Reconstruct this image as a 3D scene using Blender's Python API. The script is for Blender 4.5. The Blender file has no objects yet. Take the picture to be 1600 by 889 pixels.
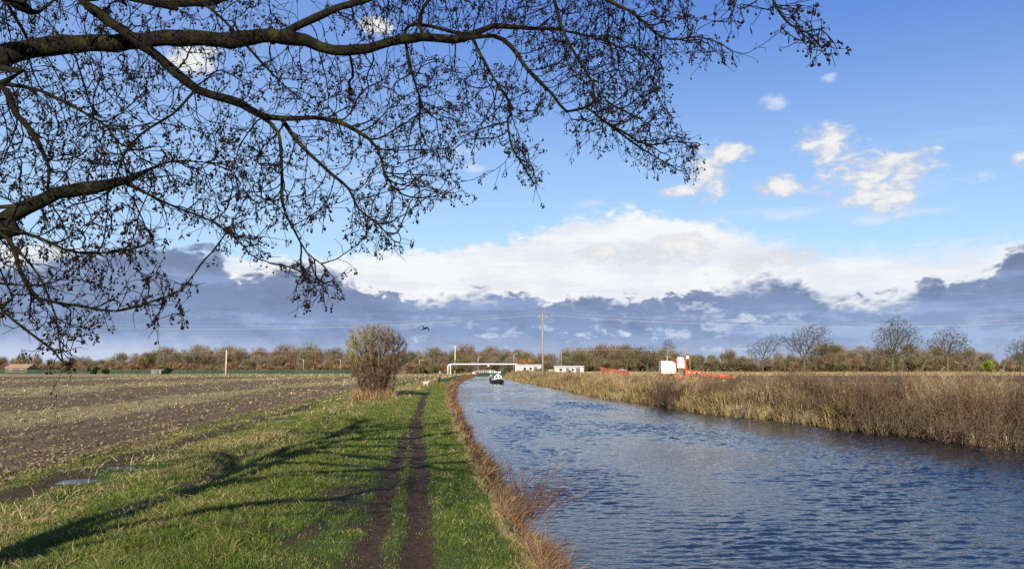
import bpy, bmesh, math, random
import numpy as np
from mathutils import Vector
random.seed(7)
RNG = np.random.default_rng(11)
SC = bpy.context.scene
COL = SC.collection
R = math.radians

# ------------------------------------------------------------------ camera, sky, sun, exposure
F = 1245.0                 # focal length in pixels of the 1600 px wide photograph
HC = 1.9                   # eye height above the towpath
PITCH = math.atan((576 - 444.5) / F)
cam_d = bpy.data.cameras.new('camera'); cam = bpy.data.objects.new('camera', cam_d); COL.objects.link(cam)
cam_d.sensor_width = 36; cam_d.lens = 36 * F / 1600; cam_d.clip_start = .05; cam_d.clip_end = 9000
cam.location = (0, 0, HC); cam.rotation_euler = (math.pi / 2 + PITCH, 0, 0)
SC.camera = cam
EXPO = 0.8
SKY_S = 0.10
SUN_S = 5.0
SUN_EL, SUN_AZ = 21.0, 5.0     # light travels towards +Y, this many degrees to the right
SC.view_settings.view_transform = 'Standard'; SC.view_settings.look = 'None'
SC.view_settings.exposure = EXPO; SC.view_settings.gamma = 1; SC.view_settings.use_curve_mapping = False
SC.render.engine = 'CYCLES'
SC.cycles.use_denoising = False
SC.cycles.max_bounces = 5; SC.cycles.transparent_max_bounces = 6
SC.cycles.caustics_reflective = False; SC.cycles.caustics_refractive = False

sd = bpy.data.lights.new('sun', 'SUN'); sun = bpy.data.objects.new('sun', sd); COL.objects.link(sun)
sd.energy = SUN_S; sd.angle = R(0.53); sd.color = (1.0, .89, .72)
ldir = Vector((math.sin(R(SUN_AZ)) * math.cos(R(SUN_EL)), math.cos(R(SUN_AZ)) * math.cos(R(SUN_EL)), -math.sin(R(SUN_EL))))
sun.rotation_euler = ldir.to_track_quat('-Z', 'Y').to_euler()

def ray(px, py):
    x = (px - 800) / F; y = (444.5 - py) / F
    c, s = math.cos(PITCH), math.sin(PITCH)
    return Vector((x, c - y * s, s + y * c))
def at_z(px, py, z):
    d = ray(px, py); return Vector((0, 0, HC)) + d * ((z - HC) / d.z)
def at_y(px, py, Y):
    d = ray(px, py); return Vector((0, 0, HC)) + d * (Y / d.y)
def azel(px, py):
    d = ray(px, py).normalized(); return math.degrees(math.atan2(d.x, d.y)), math.degrees(math.asin(d.z))
def lin(r, g, b):
    f = lambda c: (c / 255 / 12.92) if c / 255 <= .04045 else ((c / 255 + .055) / 1.055) ** 2.4
    return (f(r), f(g), f(b))

class NT:
    """small helper that writes node maths"""
    def __init__(s, tree): s.t = tree; s.n = tree.nodes; s.l = tree.links
    def node(s, typ, **kw):
        n = s.n.new(typ)
        for k, v in kw.items(): setattr(n, k, v)
        return n
    def put(s, sock, v):
        if isinstance(v, bpy.types.NodeSocket): s.l.new(v, sock)
        elif v is not None:
            if hasattr(sock.default_value, '__len__') and len(sock.default_value) == 4 and len(v) == 3: v = (*v, 1)
            sock.default_value = v
    def m(s, op, a, b=None, c=None, clamp=False):
        n = s.node('ShaderNodeMath', operation=op, use_clamp=clamp)
        for i, v in enumerate((a, b, c)):
            if v is not None: s.put(n.inputs[i], v)
        return n.outputs[0]
    def ss(s, v, a, b, lo=0.0, hi=1.0):
        n = s.node('ShaderNodeMapRange', interpolation_type='SMOOTHSTEP')
        s.put(n.inputs[0], v); s.put(n.inputs[1], a); s.put(n.inputs[2], b); s.put(n.inputs[3], lo); s.put(n.inputs[4], hi)
        return n.outputs[0]
    def mix(s, f, a, b, blend='MIX'):
        n = s.node('ShaderNodeMix', data_type='RGBA', blend_type=blend)
        s.put(n.inputs[0], f); s.put(n.inputs[6], a); s.put(n.inputs[7], b); return n.outputs[2]
    def vec(s, x, y, z=0.0):
        n = s.node('ShaderNodeCombineXYZ'); s.put(n.inputs[0], x); s.put(n.inputs[1], y); s.put(n.inputs[2], z); return n.outputs[0]
    def noise(s, v, scale, detail=5, rough=.55, dist=0.0, out=0):
        n = s.node('ShaderNodeTexNoise'); s.put(n.inputs['Vector'], v); n.inputs['Scale'].default_value = scale
        n.inputs['Detail'].default_value = detail; n.inputs['Roughness'].default_value = rough; n.inputs['Distortion'].default_value = dist
        return n.outputs[out]

# ---- sky: Nishita blue with cloud banks written by direction
W = bpy.data.worlds.new('World'); SC.world = W; W.use_nodes = True
def build_sky():
    t = NT(W.node_tree); t.n.clear()
    sky = t.node('ShaderNodeTexSky', sky_type='NISHITA'); sky.sun_disc = False
    sky.sun_elevation = R(SUN_EL); sky.sun_rotation = R(180 + SUN_AZ); sky.air_density = 1.0; sky.dust_density = .4; sky.ozone_density = 2.0
    K = 1.0 / (SKY_S * 2 ** EXPO)
    def c(r, g, b, k=1.0): return tuple(v * K * k for v in lin(r, g, b))
    tc = t.node('ShaderNodeTexCoord'); sp = t.node('ShaderNodeSeparateXYZ'); t.l.new(tc.outputs['Generated'], sp.inputs[0])
    x, y, z = sp.outputs
    az = t.m('MULTIPLY', t.m('ARCTAN2', x, y), 57.2958); el = t.m('MULTIPLY', t.m('ARCSINE', z), 57.2958)
    vA = t.vec(t.m('MULTIPLY', az, .16), t.m('MULTIPLY', el, .30))
    vB = t.vec(t.m('MULTIPLY', az, .045), t.m('MULTIPLY', el, .42), 3.7)
    nA = t.noise(vA, 1.6, 9, .58); nA2 = t.noise(vA, 3.7, 8, .6, .3); nB = t.noise(vB, 1.7, 8, .6); nC = t.noise(vA, .55, 6, .5)
    dA = t.m('SUBTRACT', nA, .5); dA2 = t.m('SUBTRACT', nA2, .5); dB = t.m('SUBTRACT', nB, .5); dC = t.m('SUBTRACT', nC, .5)
    def curve(pts):
        n = t.node('ShaderNodeFloatCurve'); cv = n.mapping.curves[0]
        pl = sorted((min(max((a + 45) / 90, 0.0), 1.0), e / 30) for a, e in (azel(*p) for p in pts))
        pl = [(0.0, pl[0][1])] + pl + [(1.0, pl[-1][1])]
        while len(cv.points) < len(pl): cv.points.new(.5, .5)
        for q, p in zip(cv.points, pl): q.location = p; q.handle_type = 'AUTO_CLAMPED'
        n.mapping.update()
        t.l.new(t.m('MULTIPLY_ADD', az, 1 / 90, .5, clamp=True), n.inputs['Value'])
        return t.m('MULTIPLY', n.outputs[0], 30.0)
    # blue: deeper above, pale above the cloud bank
    blue_hi, blue_lo = c(60, 114, 218), c(170, 207, 248)
    skyc = t.mix(.35, t.mix(t.ss(el, 26.0, 62.0), t.mix(t.ss(el, 5.0, 27.0), blue_lo, blue_hi), c(34, 74, 172)), sky.outputs[0])
    skyc = t.mix(t.ss(az, -25.0, 5.0, .22, 0.0), skyc, c(190, 220, 252))
    # thin veil
    veil = t.m('MULTIPLY', t.ss(nB, .52, .80), t.ss(el, 19.0, 8.0, 0.0, .45))
    col = t.mix(veil, skyc, c(225, 236, 250))
    # cumulus puffs
    def puffs(lst, noise, amp, soft):
        best = None
        for cx, cy, rx, ry in lst:
            a0, e0 = azel(cx, cy); a1, _ = azel(cx + rx, cy); _, e1 = azel(cx, cy - ry)
            dx = t.m('MULTIPLY', t.m('SUBTRACT', az, a0), 1 / abs(a1 - a0)); dy = t.m('MULTIPLY', t.m('SUBTRACT', el, e0), 1 / abs(e1 - e0))
            d = t.m('SUBTRACT', 1.0, t.m('ADD', t.m('MULTIPLY', dx, dx), t.m('MULTIPLY', dy, dy)))
            best = d if best is None else t.m('SMOOTH_MAX', best, d, .3)
        v = t.m('ADD', best, t.m('MULTIPLY', noise, amp))
        return t.ss(v, 0.0, soft), v
    n5 = t.m('SUBTRACT', t.noise(vA, 9.0, 6, .6, .4), .5); nz = t.m('ADD', t.m('ADD', t.m('MULTIPLY', dA2, 1.2), dA), t.m('MULTIPLY', n5, .5))
    high = [(1290, 222, 58, 38), (1365, 266, 116, 50), (1375, 302, 74, 36), (1108, 274, 36, 50), (1140, 240, 46, 18), (1215, 290, 52, 20), (1062, 300, 40, 12), (1597, 250, 26, 18), (300, 90, 40, 30), (585, 40, 28, 20)]
    faint = [(1210, 160, 26, 14), (1298, 122, 18, 10), (1362, 344, 28, 13), (925, 315, 44, 15), (975, 320, 26, 10), (1220, 335, 60, 13), (720, 240, 36, 15), (735, 262, 30, 9), (1540, 275, 60, 12), (1450, 330, 60, 9), (690, 300, 30, 10)]
    mf, _ = puffs(faint, t.m('ADD', nz, dC), 3.0, 2.0); col = t.mix(t.m('MULTIPLY', mf, .75), col, c(226, 234, 247))
    mk, v = puffs(high, t.m('ADD', nz, dC), 2.3, .95)
    colp = t.mix(t.ss(t.m('ADD', v, t.m('MULTIPLY', dA2, 2.0)), .3, 1.5), c(205, 212, 228), c(247, 245, 241))
    col = t.mix(t.m('MULTIPLY', mk, .93), col, colp)
    # white bank
    wt = curve([(-40, 390), (0, 372), (60, 372), (130, 385), (250, 395), (380, 402), (500, 398), (600, 390), (700, 384), (780, 374), (840, 358), (900, 340), (980, 331), (1060, 337), (1130, 347), (1220, 366), (1330, 374), (1450, 370), (1600, 362), (1640, 360)])
    edge = t.m('SUBTRACT', t.m('ADD', wt, t.m('ADD', t.m('ADD', t.m('MULTIPLY', dA, 2.2), t.m('MULTIPLY', n5, 1.0)), t.m('MULTIPLY', dA2, 2.0))), el)
    wm = t.ss(edge, -.15, t.ss(az, 10.0, 22.0, .6, 1.9))
    wm = t.m('MULTIPLY', wm, t.ss(az, 14.0, 26.0, 1.0, .93))
    wcol = t.mix(t.ss(t.m('ADD', t.m('MULTIPLY', dB, 1.2), dA), -.16, .16), c(230, 235, 244), c(247, 248, 250))
    col = t.mix(wm, col, wcol)
    bil = t.m('ADD', t.m('MULTIPLY', t.m('ABSOLUTE', t.m('SUBTRACT', t.noise(vA, 2.6, 2, .5, .2), .5)), 7.0), t.m('MULTIPLY', t.m('ABSOLUTE', t.m('SUBTRACT', t.noise(vA, 6.5, 3, .5, .2), .5)), 3.6)); bil = t.m('MULTIPLY', t.m('SUBTRACT', bil, .75), .60)
    # softer grey-cream clouds drawn over the bank
    mid = [(1060, 388, 62, 28), (1000, 400, 60, 22), (940, 395, 46, 18), (1245, 405, 58, 22), (1170, 412, 32, 18), (1260, 395, 30, 14)]
    mk2, v2 = puffs(mid, nz, 2.6, 1.1)
    col = t.mix(t.m('MULTIPLY', mk2, .75), col, t.mix(t.ss(v2, .1, 1.5), c(196, 203, 219), c(243, 239, 236)))
    # blue-grey shower cloud low down
    dt = curve([(-40, 395), (0, 400), (70, 392), (130, 385), (190, 377), (260, 378), (330, 388), (375, 432), (410, 425), (460, 412), (510, 415), (545, 436), (600, 456), (700, 462), (750, 452), (820, 454), (860, 468), (900, 462), (960, 464), (1040, 458),
                (1120, 446), (1180, 432), (1245, 430), (1275, 455), (1330, 468), (1400, 462), (1450, 440), (1500, 436), (1550, 418), (1585, 388), (1640, 372)])
    de = t.m('SUBTRACT', t.m('ADD', dt, t.m('ADD', t.m('ADD', t.m('MULTIPLY', dA, 1.6), t.m('MULTIPLY', n5, .35)), bil)), el)
    dm = t.ss(de, t.ss(nC, .42, .56, -.35, -.04), t.ss(nC, .42, .56, 1.1, .32))
    body = t.mix(t.ss(t.m('ADD', el, t.m('MULTIPLY', dC, 5.0)), 7.5, .5), c(118, 135, 172), c(140, 166, 207))
    body = t.mix(t.ss(t.m('ADD', nA, t.m('MULTIPLY', n5, .4)), .42, .72, 0.0, .6), body, c(103, 119, 156)); body = t.mix(t.ss(t.m('ADD', nB, t.m('MULTIPLY', n5, .3)), .48, .66, 0.0, .45), body, c(158, 184, 228))
    body = t.mix(t.m('MULTIPLY', t.ss(de, 1.0, .1), t.ss(nA2, .42, .62)), body, c(150, 163, 192))
    # pale rents near the horizon
    rent = t.m('MULTIPLY', t.ss(t.m('ADD', nB, t.m('ADD', t.m('MULTIPLY', dA2, .8), t.m('MULTIPLY', n5, .5))), .50, .68), t.m('MULTIPLY', t.ss(el, 4.6, 2.6), t.ss(az, -9.0, 0.0, .25, 1.0)))
    rent = t.m('MULTIPLY', rent, t.ss(az, 12.0, 20.0, 1.0, .3))
    body = t.mix(t.m('MULTIPLY', rent, .75), body, c(206, 220, 243))
    spots, _ = puffs([(1085, 478, 36, 9), (1122, 484, 24, 8), (845, 470, 14, 9), (1190, 495, 60, 8), (655, 528, 13, 9), (930, 522, 60, 8), (780, 524, 40, 7)], t.m('ADD', nz, n5), 3.6, 1.9)
    body = t.mix(t.m('MULTIPLY', spots, .7), body, c(214, 226, 246))
    low = t.m('MULTIPLY', t.ss(t.m('ADD', el, t.m('MULTIPLY', dB, 2.5)), 2.6, .9), t.ss(az, -14.0, -24.0, .35, .9))
    body = t.mix(low, body, c(200, 212, 236))
    col = t.mix(t.m('MULTIPLY', dm, .97), col, body)
    bg = t.node('ShaderNodeBackground'); bg.inputs[1].default_value = SKY_S; t.put(bg.inputs[0], col)
    out = t.node('ShaderNodeOutputWorld'); t.l.new(bg.outputs[0], out.inputs[0])
build_sky()
try:
    W.cycles.sampling_method = 'MANUAL'; W.cycles.sample_map_resolution = 512
except Exception: pass

# ------------------------------------------------------------------ helpers
def material(name, rgb, rough=.8, var=.25, scale=6.0, rgb2=None, bump=0.0, spec=.3, metal=0.0, coat=0.0):
    """plain procedural surface: colour broken up by noise, with optional bump"""
    m = bpy.data.materials.new(name); m.use_nodes = True; t = NT(m.node_tree); b = t.n['Principled BSDF']
    tc = t.node('ShaderNodeTexCoord'); n = t.noise(tc.outputs['Object'], scale, 6, .6)
    rgb2 = rgb2 or tuple(c * (1 - var) for c in rgb)
    t.put(b.inputs['Base Color'], t.mix(t.ss(n, .35, .65), rgb2, rgb))
    b.inputs['Roughness'].default_value = rough; b.inputs['Specular IOR Level'].default_value = spec; b.inputs['Metallic'].default_value = metal
    if bump:
        bp = t.node('ShaderNodeBump'); bp.inputs['Strength'].default_value = bump; bp.inputs['Distance'].default_value = .02
        t.l.new(t.noise(tc.outputs['Object'], scale * 4, 5, .6), bp.inputs['Height']); t.l.new(bp.outputs[0], b.inputs['Normal'])
    return m

def attr_material(name, rough=.7, spec=.25, trans=0.0, var=.25, scale=3.0):
    """colour comes from the 'col' attribute of the blades; a bit of light passes through thin leaves"""
    m = bpy.data.materials.new(name); m.use_nodes = True; t = NT(m.node_tree); b = t.n['Principled BSDF']
    a = t.node('ShaderNodeAttribute', attribute_name='col'); tc = t.node('ShaderNodeTexCoord')
    n = t.noise(tc.outputs['Object'], scale, 4, .6)
    g = t.ss(n, .3, .7, 1 - var, 1 + var)
    mul = t.node('ShaderNodeVectorMath', operation='SCALE'); t.l.new(a.outputs['Color'], mul.inputs[0]); t.put(mul.inputs['Scale'], g)
    t.l.new(mul.outputs[0], b.inputs['Base Color'])
    b.inputs['Roughness'].default_value = rough; b.inputs['Specular IOR Level'].default_value = spec
    if trans:
        tr = t.node('ShaderNodeBsdfTranslucent'); t.l.new(mul.outputs[0], tr.inputs[0])
        mx = t.node('ShaderNodeMixShader'); mx.inputs[0].default_value = trans
        out = t.n['Material Output']; t.l.new(b.outputs[0], mx.inputs[1]); t.l.new(tr.outputs[0], mx.inputs[2]); t.l.new(mx.outputs[0], out.inputs[0])
    return m

def np_mesh(name, V, faces, mat=None, parent=None, col=None, smooth=False):
    """faces: list of int arrays, each (n, k)"""
    me = bpy.data.meshes.new(name); V = np.asarray(V, np.float32)
    me.vertices.add(len(V)); me.vertices.foreach_set('co', V.ravel())
    idx = np.concatenate([np.asarray(f, np.int32).ravel() for f in faces])
    tot = np.concatenate([np.full(len(f), f.shape[1], np.int32) for f in faces])
    st = np.concatenate([[0], np.cumsum(tot)[:-1]]).astype(np.int32)
    me.loops.add(len(idx)); me.loops.foreach_set('vertex_index', idx)
    me.polygons.add(len(tot)); me.polygons.foreach_set('loop_start', st)
    if smooth: me.polygons.foreach_set('use_smooth', np.ones(len(tot), bool))
    me.update(calc_edges=True)
    if col is not None:
        c4 = np.ones((len(V), 4), np.float32); c4[:, :3] = col
        me.color_attributes.new('col', 'FLOAT_COLOR', 'POINT').data.foreach_set('color', c4.ravel())
    if mat: me.materials.append(mat)
    o = bpy.data.objects.new(name, me); COL.objects.link(o)
    if parent: o.parent = parent
    return o

def tag(o, label=None, cat=None, group=None, kind=None):
    if label: o['label'] = label
    if cat: o['category'] = cat
    if group: o['group'] = group
    if kind: o['kind'] = kind
    return o
def empty(name, loc=(0, 0, 0), rz=0.0, label=None, cat=None, group=None):
    o = bpy.data.objects.new(name, None); o.empty_display_size = .2; COL.objects.link(o); o.location = loc; o.rotation_euler = (0, 0, rz)
    return tag(o, label, cat, group)
def copy_tree(o, parent=None):
    c = o.copy(); COL.objects.link(c)
    if parent: c.parent = parent
    for ch in list(o.children): copy_tree(ch, c)
    return c
def relabel(o, label, group=None, loc=None, rz=None, scale=None):
    o['label'] = label
    if group: o['group'] = group
    elif 'group' in o: del o['group']
    if loc is not None: o.location = loc
    if rz is not None: o.rotation_euler = (0, 0, rz)
    if scale is not None: o.scale = scale
    return o

class MB:
    """collects boxes, tubes and loops, then links them as one mesh"""
    def __init__(s): s.bm = bmesh.new()
    def box(s, c, size, rot=None, bevel=0.0, taper=None):
        r = bmesh.ops.create_cube(s.bm, size=1.0); vs = r['verts']
        for v in vs:
            v.co = Vector((v.co.x * size[0], v.co.y * size[1], v.co.z * size[2]))
            if taper and v.co.z > 0: v.co.x *= taper[0]; v.co.y *= taper[1]
        if bevel: 
            es = list({e for v in vs for e in v.link_edges})
            vs = bmesh.ops.bevel(s.bm, geom=es, offset=bevel, segments=2, affect='EDGES', profile=.5)['verts']
        if rot: bmesh.ops.rotate(s.bm, verts=vs, cent=(0, 0, 0), matrix=rot)
        bmesh.ops.translate(s.bm, verts=vs, vec=Vector(c)); return s
    def tube(s, pts, rad, k=8, cap=True):
        pts = [Vector(p) for p in pts]; n = len(pts)
        rad = [rad] * n if isinstance(rad, (int, float)) else rad
        rings = []; ref = None
        for i, p in enumerate(pts):
            d = (pts[min(i + 1, n - 1)] - pts[max(i - 1, 0)]).normalized()
            if ref is None: ref = d.cross(Vector((.31, .17, .93)) if abs(d.z) < .9 else Vector((1, 0, 0))).normalized()
            a = (ref - d * ref.dot(d)).normalized(); b = d.cross(a); ref = a
            rings.append([s.bm.verts.new(p + (a * math.cos(2 * math.pi * j / k) + b * math.sin(2 * math.pi * j / k)) * rad[i]) for j in range(k)])
        for r0, r1 in zip(rings, rings[1:]):
            for j in range(k): s.bm.faces.new((r0[j], r0[(j + 1) % k], r1[(j + 1) % k], r1[j]))
        if cap: s.bm.faces.new(rings[0][::-1]); s.bm.faces.new(rings[-1])
        return s
    def prism(s, poly, axis, a, b):
        """extrude a 2-D outline: axis 'x' takes (y,z), 'y' takes (x,z), 'z' takes (x,y)"""
        f = {'x': lambda p, t: (t, p[0], p[1]), 'y': lambda p, t: (p[0], t, p[1]), 'z': lambda p, t: (p[0], p[1], t)}[axis]
        A = [s.bm.verts.new(f(p, a)) for p in poly]; B = [s.bm.verts.new(f(p, b)) for p in poly]; n = len(poly)
        s.bm.faces.new(A); s.bm.faces.new(B[::-1])
        for i in range(n): s.bm.faces.new((A[i], B[i], B[(i + 1) % n], A[(i + 1) % n]))
        return s
    def loft(s, rings, close=True):
        """join closed rings of equal length into a hull"""
        rs = [[s.bm.verts.new(p) for p in r] for r in rings]; k = len(rs[0])
        for r0, r1 in zip(rs, rs[1:]):
            for j in range(k): s.bm.faces.new((r0[j], r0[(j + 1) % k], r1[(j + 1) % k], r1[j]))
        if close: s.bm.faces.new(rs[0][::-1]); s.bm.faces.new(rs[-1])
        return s
    def ball(s, c, r, u=10, v=7):
        q = bmesh.ops.create_uvsphere(s.bm, u_segments=u, v_segments=v, radius=1.0)['verts']
        r = (r, r, r) if isinstance(r, (int, float)) else r
        for w in q: w.co = Vector((w.co.x * r[0] + c[0], w.co.y * r[1] + c[1], w.co.z * r[2] + c[2]))
        return s
    def build(s, name, mat, parent=None, smooth=False):
        bmesh.ops.recalc_face_normals(s.bm, faces=s.bm.faces)
        me = bpy.data.meshes.new(name); s.bm.to_mesh(me); s.bm.free(); me.materials.append(mat)
        if smooth:
            for p in me.polygons: p.use_smooth = True
        o = bpy.data.objects.new(name, me); COL.objects.link(o)
        if parent: o.parent = parent
        return o

def vnoise(x, y, seed=0):
    """value noise in the plane, 0..1"""
    xi = np.floor(x).astype(np.int64); yi = np.floor(y).astype(np.int64); fx = x - xi; fy = y - yi
    fx = fx * fx * (3 - 2 * fx); fy = fy * fy * (3 - 2 * fy)
    def h(a, b):
        n = (a * 374761393 + b * 668265263 + seed * 1442695041) & 0xffffffff
        n = ((n ^ (n >> 13)) * 1274126177) & 0xffffffff; n = n ^ (n >> 16)
        return (n & 0xffff) / 65535.0
    return (h(xi, yi) * (1 - fx) + h(xi + 1, yi) * fx) * (1 - fy) + (h(xi, yi + 1) * (1 - fx) + h(xi + 1, yi + 1) * fx) * fy
def fbm(x, y, seed=0, octv=4):
    t = 0; a = .5; tot = 0
    for i in range(octv): t = t + a * vnoise(x * 2 ** i + 17.3 * i, y * 2 ** i + 9.1 * i, seed + i); tot += a; a *= .5
    return t / tot
def sstep(v, a, b):
    t = np.clip((v - a) / (b - a), 0, 1); return t * t * (3 - 2 * t)

def blades(P, D, L, Wd, bend=None, seg=2, side=None):
    """thin tapering blades: base P, direction D, length L, width Wd, bend = offset of the tip; returns verts, faces"""
    n = len(P); D = D / np.linalg.norm(D, axis=1, keepdims=True)
    if side is None:
        a = RNG.uniform(0, 2 * np.pi, n); side = np.stack([np.cos(a), np.sin(a), np.zeros(n)], 1)
        side = side - D * (side * D).sum(1, keepdims=True); side /= np.linalg.norm(side, axis=1, keepdims=True) + 1e-6
    L = L[:, None]; S = side * Wd[:, None] / 2
    bend = np.zeros_like(P) if bend is None else bend
    if seg == 1:
        V = np.stack([P - S, P + S, P + D * L + bend], 1); b = np.arange(n)[:, None] * 3
        return V.reshape(-1, 3), [b + np.array([0, 1, 2])], 3
    M_ = P + D * L * .55 + bend * .3
    V = np.stack([P - S, P + S, M_ + S * .8, M_ - S * .8, P + D * L + bend], 1); b = np.arange(n)[:, None] * 5
    return V.reshape(-1, 3), [b + np.array([0, 1, 2, 3]), b + np.array([3, 2, 4])], 5

def frustums(A, B, ra, rb, k=3):
    """edge tubes without caps, all at once"""
    n = len(A); d = B - A; d = d / (np.linalg.norm(d, axis=1, keepdims=True) + 1e-9)
    ref = np.where(np.abs(d[:, 2:3]) < .9, np.array([[0, 0, 1.0]]), np.array([[1.0, 0, 0]]))
    u = np.cross(d, ref); u /= np.linalg.norm(u, axis=1, keepdims=True); v = np.cross(d, u)
    V = []
    for P_, r in ((A, ra), (B, rb)):
        for j in range(k):
            t = 2 * np.pi * j / k; V.append(P_ + (u * np.cos(t) + v * np.sin(t)) * r[:, None])
    V = np.stack(V, 1).reshape(-1, 3); b = np.arange(n)[:, None] * 2 * k
    f = np.concatenate([b + np.array([j, (j + 1) % k, k + (j + 1) % k, k + j]) for j in range(k)])
    return V, [f]

def colonize(pos, par, att, step, infl, kill, iters, jit=.25, pull=(0, 0, 0), rng=None, inertia=0.0):
    """grow branches towards scattered points (space colonisation)"""
    rng = rng or RNG
    N = [np.asarray(p, float) for p in pos]; Pp = list(par)
    att = np.asarray(att, float); m = len(att); bd = np.full(m, 1e9); bi = np.zeros(m, int); alive = np.ones(m, bool)
    new = np.arange(len(N)); pull = np.array(pull)
    for it in range(iters):
        ids = np.where(alive)[0]
        if not len(ids) or not len(new): break
        arr = np.array([N[i] for i in new])
        for c0 in range(0, len(new), 800):
            sub = arr[c0:c0 + 800]
            d = np.sqrt(((att[ids][:, None, :] - sub[None]) ** 2).sum(2)); j = d.argmin(1); dj = d[np.arange(len(ids)), j]
            u = dj < bd[ids]; bd[ids[u]] = dj[u]; bi[ids[u]] = new[c0 + j[u]]
        alive &= bd > kill
        ids = np.where(alive & (bd < infl))[0]
        if not len(ids): break
        own = bi[ids]; order = np.argsort(own, kind='stable'); ids = ids[order]; own = own[order]
        uniq, start = np.unique(own, return_index=True)
        P0 = np.array([N[i] for i in uniq]); dv = att[ids] - np.array([N[i] for i in own]); dv /= np.linalg.norm(dv, axis=1, keepdims=True)
        g = np.add.reduceat(dv, start, axis=0); g /= np.linalg.norm(g, axis=1, keepdims=True) + 1e-9
        if inertia:
            pd = np.array([N[i] - N[Pp[i]] if Pp[i] >= 0 else np.zeros(3) for i in uniq]); pd /= np.linalg.norm(pd, axis=1, keepdims=True) + 1e-9; g = g + pd * inertia
        g = g + rng.normal(0, jit, g.shape) + pull; g /= np.linalg.norm(g, axis=1, keepdims=True) + 1e-9
        Q = P0 + g * step; s = len(N)
        N.extend(list(Q)); Pp.extend(uniq.tolist()); new = np.arange(s, len(N))
    return np.array(N), np.array(Pp)

def pipe_radii(par, r0, n=2.3, given=None):
    k = len(par); acc = np.zeros(k); r = np.zeros(k); kids = np.bincount(par[par >= 0], minlength=k)
    for i in range(k - 1, -1, -1):
        r[i] = max(acc[i] ** (1 / n), r0) if acc[i] > 0 else r0
        if par[i] >= 0: acc[par[i]] += r[i] ** n
    return r, kids

# ------------------------------------------------------------------ ground shape
def curve_from_px(pts, z): 
    q = sorted(((p.y, p.x) for p in (at_z(a, b, z) for a, b in pts)))
    return np.array([a for a, _ in q]), np.array([b for _, b in q])
WATER = -0.55
lY, lX = curve_from_px([(840, 889), (790, 800), (745, 720), (715, 665), (702, 632), (698, 612), (702, 600), (708, 594.5), (722, 589)], 0.0)
lY = np.concatenate([[-30, -12], lY, [310, 420, 3000]]); lX = np.concatenate([[4.4, 2.5], lX, [-13.2, -12, -12]])
rY, rX = curve_from_px([(1600, 705), (1500, 692), (1400, 680), (1300, 668), (1200, 656), (1100, 645), (1030, 632), (950, 622), (900, 612), (850, 602), (815, 597), (797, 592.5), (790, 589.5)], WATER)
rY = np.concatenate([[-30], rY, [300, 3000]]); rX = np.concatenate([[rX[0] + (rY[1] + 30) * .16], rX, [2, 2]])
def smooth_curve(Y, X):
    yy = np.concatenate([np.linspace(-30, 60, 361), np.linspace(60.5, 420, 720)]); xx = np.interp(yy, Y, X)
    for w in (5, 9, 9): k = np.ones(w) / w; xx = np.concatenate([xx[:w // 2], np.convolve(xx, k, 'valid'), xx[-(w // 2):]])
    return yy, xx
lYs, lXs = smooth_curve(lY, lX); rYs, rXs = smooth_curve(rY, rX)
xl = lambda Y: np.interp(Y, lYs, lXs) + .07 * np.sin(Y * 1.7) * np.exp(-np.abs(Y) / 60)
xr = lambda Y: np.interp(Y, rYs, rXs) + .25 * np.sin(Y * .55) + .15 * np.sin(Y * 1.3 + 1)
g1Y, g1X = curve_from_px([(655, 889), (656, 800), (656, 740), (650, 690), (651, 655), (660, 625), (672, 606)], 0.0)
g2Y, g2X = curve_from_px([(572, 889), (598, 800), (614, 740), (624, 705), (634, 675), (648, 640)], 0.0)
rut1 = lambda Y: np.where(Y < g1Y[-1], np.interp(Y, np.r_[-20, g1Y], np.r_[g1X[0] + 1.6, g1X]), np.interp(Y, lYs, lXs) - 2.0)
rut2 = lambda Y: np.interp(Y, np.r_[-20, g2Y], np.r_[g2X[0] + 1.2, g2X])
PUDDLES = [(128, 751, .65, .13), (215, 731, .75, .12), (448, 656, .6, .22), (178, 740, .5, .10)]
PUD = [(at_z(a, b, -.5), w, h) for a, b, w, h in PUDDLES]

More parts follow.
